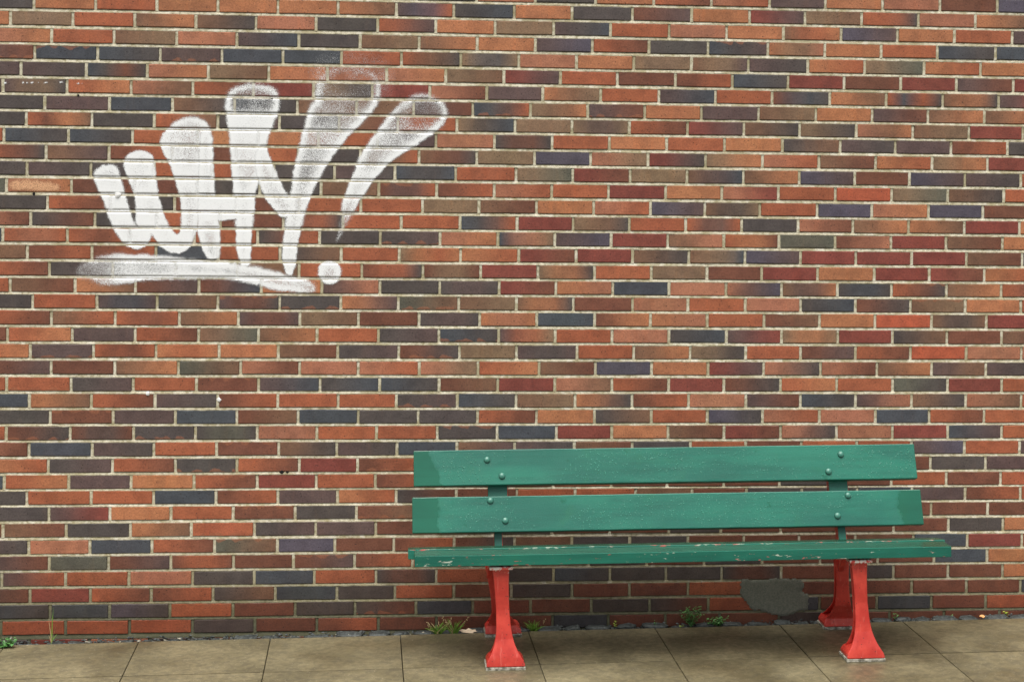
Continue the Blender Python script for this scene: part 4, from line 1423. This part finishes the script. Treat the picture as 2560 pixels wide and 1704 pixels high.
def weed(name, x, y, label, cat, stems, leaf_l, mat, seed, spread, hgt, flowers=0, group='leafy weeds in the wall gutter', per=9, stemmat=None):
    rr = random.Random(seed)
    root = empty(name, (x, y, gz(x) - 0.006))
    tag(root, label, cat, group)
    st, lf = MB(), MB()
    for k in range(stems):
        a = rr.uniform(0, 2 * math.pi)
        rad = spread * rr.uniform(0.2, 1.0)
        tip = Vector((math.cos(a) * rad, math.sin(a) * rad * 0.4 - 0.012, hgt * rr.uniform(0.35, 1.0)))
        st.blade((0, 0, 0), tip, 0.002, 0, 0.15, 5, rr)
        for q in range(per):
            s = 0.2 + 0.8 * q / (per - 1)
            c = tip * s + Vector((0, 0, 0.15 * tip.length * s * (1 - s)))
            b = rr.uniform(0, 2 * math.pi)
            lf.leaf(c, (math.cos(b), math.sin(b) * 0.8 - 0.25, rr.uniform(0.0, 0.9)), leaf_l * rr.uniform(0.6, 1.15), leaf_l * rr.uniform(0.4, 0.6), 0, 0.25)
    st.obj('stem', [stemmat or M_LEAF], root)
    lf.obj('leaves', [mat], root)
    if flowers:
        for _ in range(flowers):
            fl = MB()
            c = (rr.uniform(-spread, spread), -0.02 + rr.uniform(-0.01, 0.01), hgt * rr.uniform(0.7, 1.15))
            for q in range(6):
                b = q * math.pi / 3
                fl.leaf(c, (math.cos(b), -0.5, math.sin(b)), 0.006, 0.004, 0, 0)
            fl.obj('flower', [M_PETAL], root)
    return root


weed('daisy_weed', 0.335, -0.095, 'low leafy weed with small white flowers in the bottom left corner by the slabs', 'weed', 11, 0.028, M_LEAF, 11, 0.065, 0.046, 3, per=6)
weed('leafy_weed', 3.196, -0.048, 'taller leafy green weed under the bench, its sprig rising above the gutter stones', 'weed', 14, 0.017, M_LEAF, 12, 0.058, 0.088, per=10)
weed('leafy_weed', 3.315, -0.050, 'low spreading leafy weed under the bench, beside the grey cement patch', 'weed', 15, 0.015, M_LEAF, 13, 0.072, 0.048, per=9)
weed('weed_sprig', 2.867, -0.035, 'tiny yellowish upright sprig in the gutter under the left half of the bench', 'weed', 3, 0.013, M_YLEAF, 14, 0.010, 0.040, per=4)
weed('weed_sprig', 3.040, -0.050, 'tiny thin green sprig at a slab joint under the middle of the bench', 'weed', 3, 0.008, M_LEAF, 15, 0.016, 0.034, per=4)
weed('weed_sprig', 3.148, -0.072, 'tiny yellow-green sprout on the slab edge left of the leafy weeds', 'weed', 3, 0.011, M_YLEAF, 16, 0.012, 0.020, per=4)
weed('weed_sprig', 4.098, -0.030, 'small green sprout at the wall foot just right of the right bench legs', 'weed', 4, 0.013, M_LEAF, 17, 0.012, 0.032, per=4)
weed('weed_sprig', 4.345, -0.030, 'faint tiny sprout at the wall foot between the right bench leg and the orange leaf', 'weed', 2, 0.008, M_LEAF, 18, 0.010, 0.026, per=4)
weed('weed_sprig', 4.590, -0.030, 'bright yellow-green sprout at the wall foot, farthest right in the gutter', 'weed', 4, 0.014, M_YLEAF, 19, 0.014, 0.036, per=4)


def flat_leaf(name, x, y, lx, ly, mat, seed, label, cat='leaf'):
    rr = random.Random(seed)
    n = 16
    V, F = [(0, 0, 0.006)], []
    for ring_, k in ((1, 0.6), (2, 1.0)):
        for i in range(n):
            a = 2 * math.pi * i / n
            q_ = k * (1 + rr.uniform(-0.22, 0.22))
            V.append((math.cos(a) * lx * q_, math.sin(a) * ly * q_, 0.004 * rr.uniform(-0.5, 1.5)))
    F = [(0, 1 + i, 1 + (i + 1) % n) for i in range(n)] + [(1 + i, 1 + n + i, 1 + n + (i + 1) % n, 1 + (i + 1) % n) for i in range(n)]
    o = mesh_obj(name, V, F, mat, None, (x, y, gz(x) + 0.004), smooth=True)
    o.rotation_euler = (0.25, 0, rr.uniform(-0.1, 0.1))
    return tag(o, label, cat)


flat_leaf('dry_leaf', 2.243, -0.066, 0.036, 0.016, M_CREAMLEAF, 1, 'pale cream crumpled leaf lying in the gutter beside the left rear bench leg')
flat_leaf('dry_leaf', 4.476, -0.052, 0.012, 0.010, M_ORANGELEAF, 2, 'small orange fallen leaf among the gutter stones right of the bench')
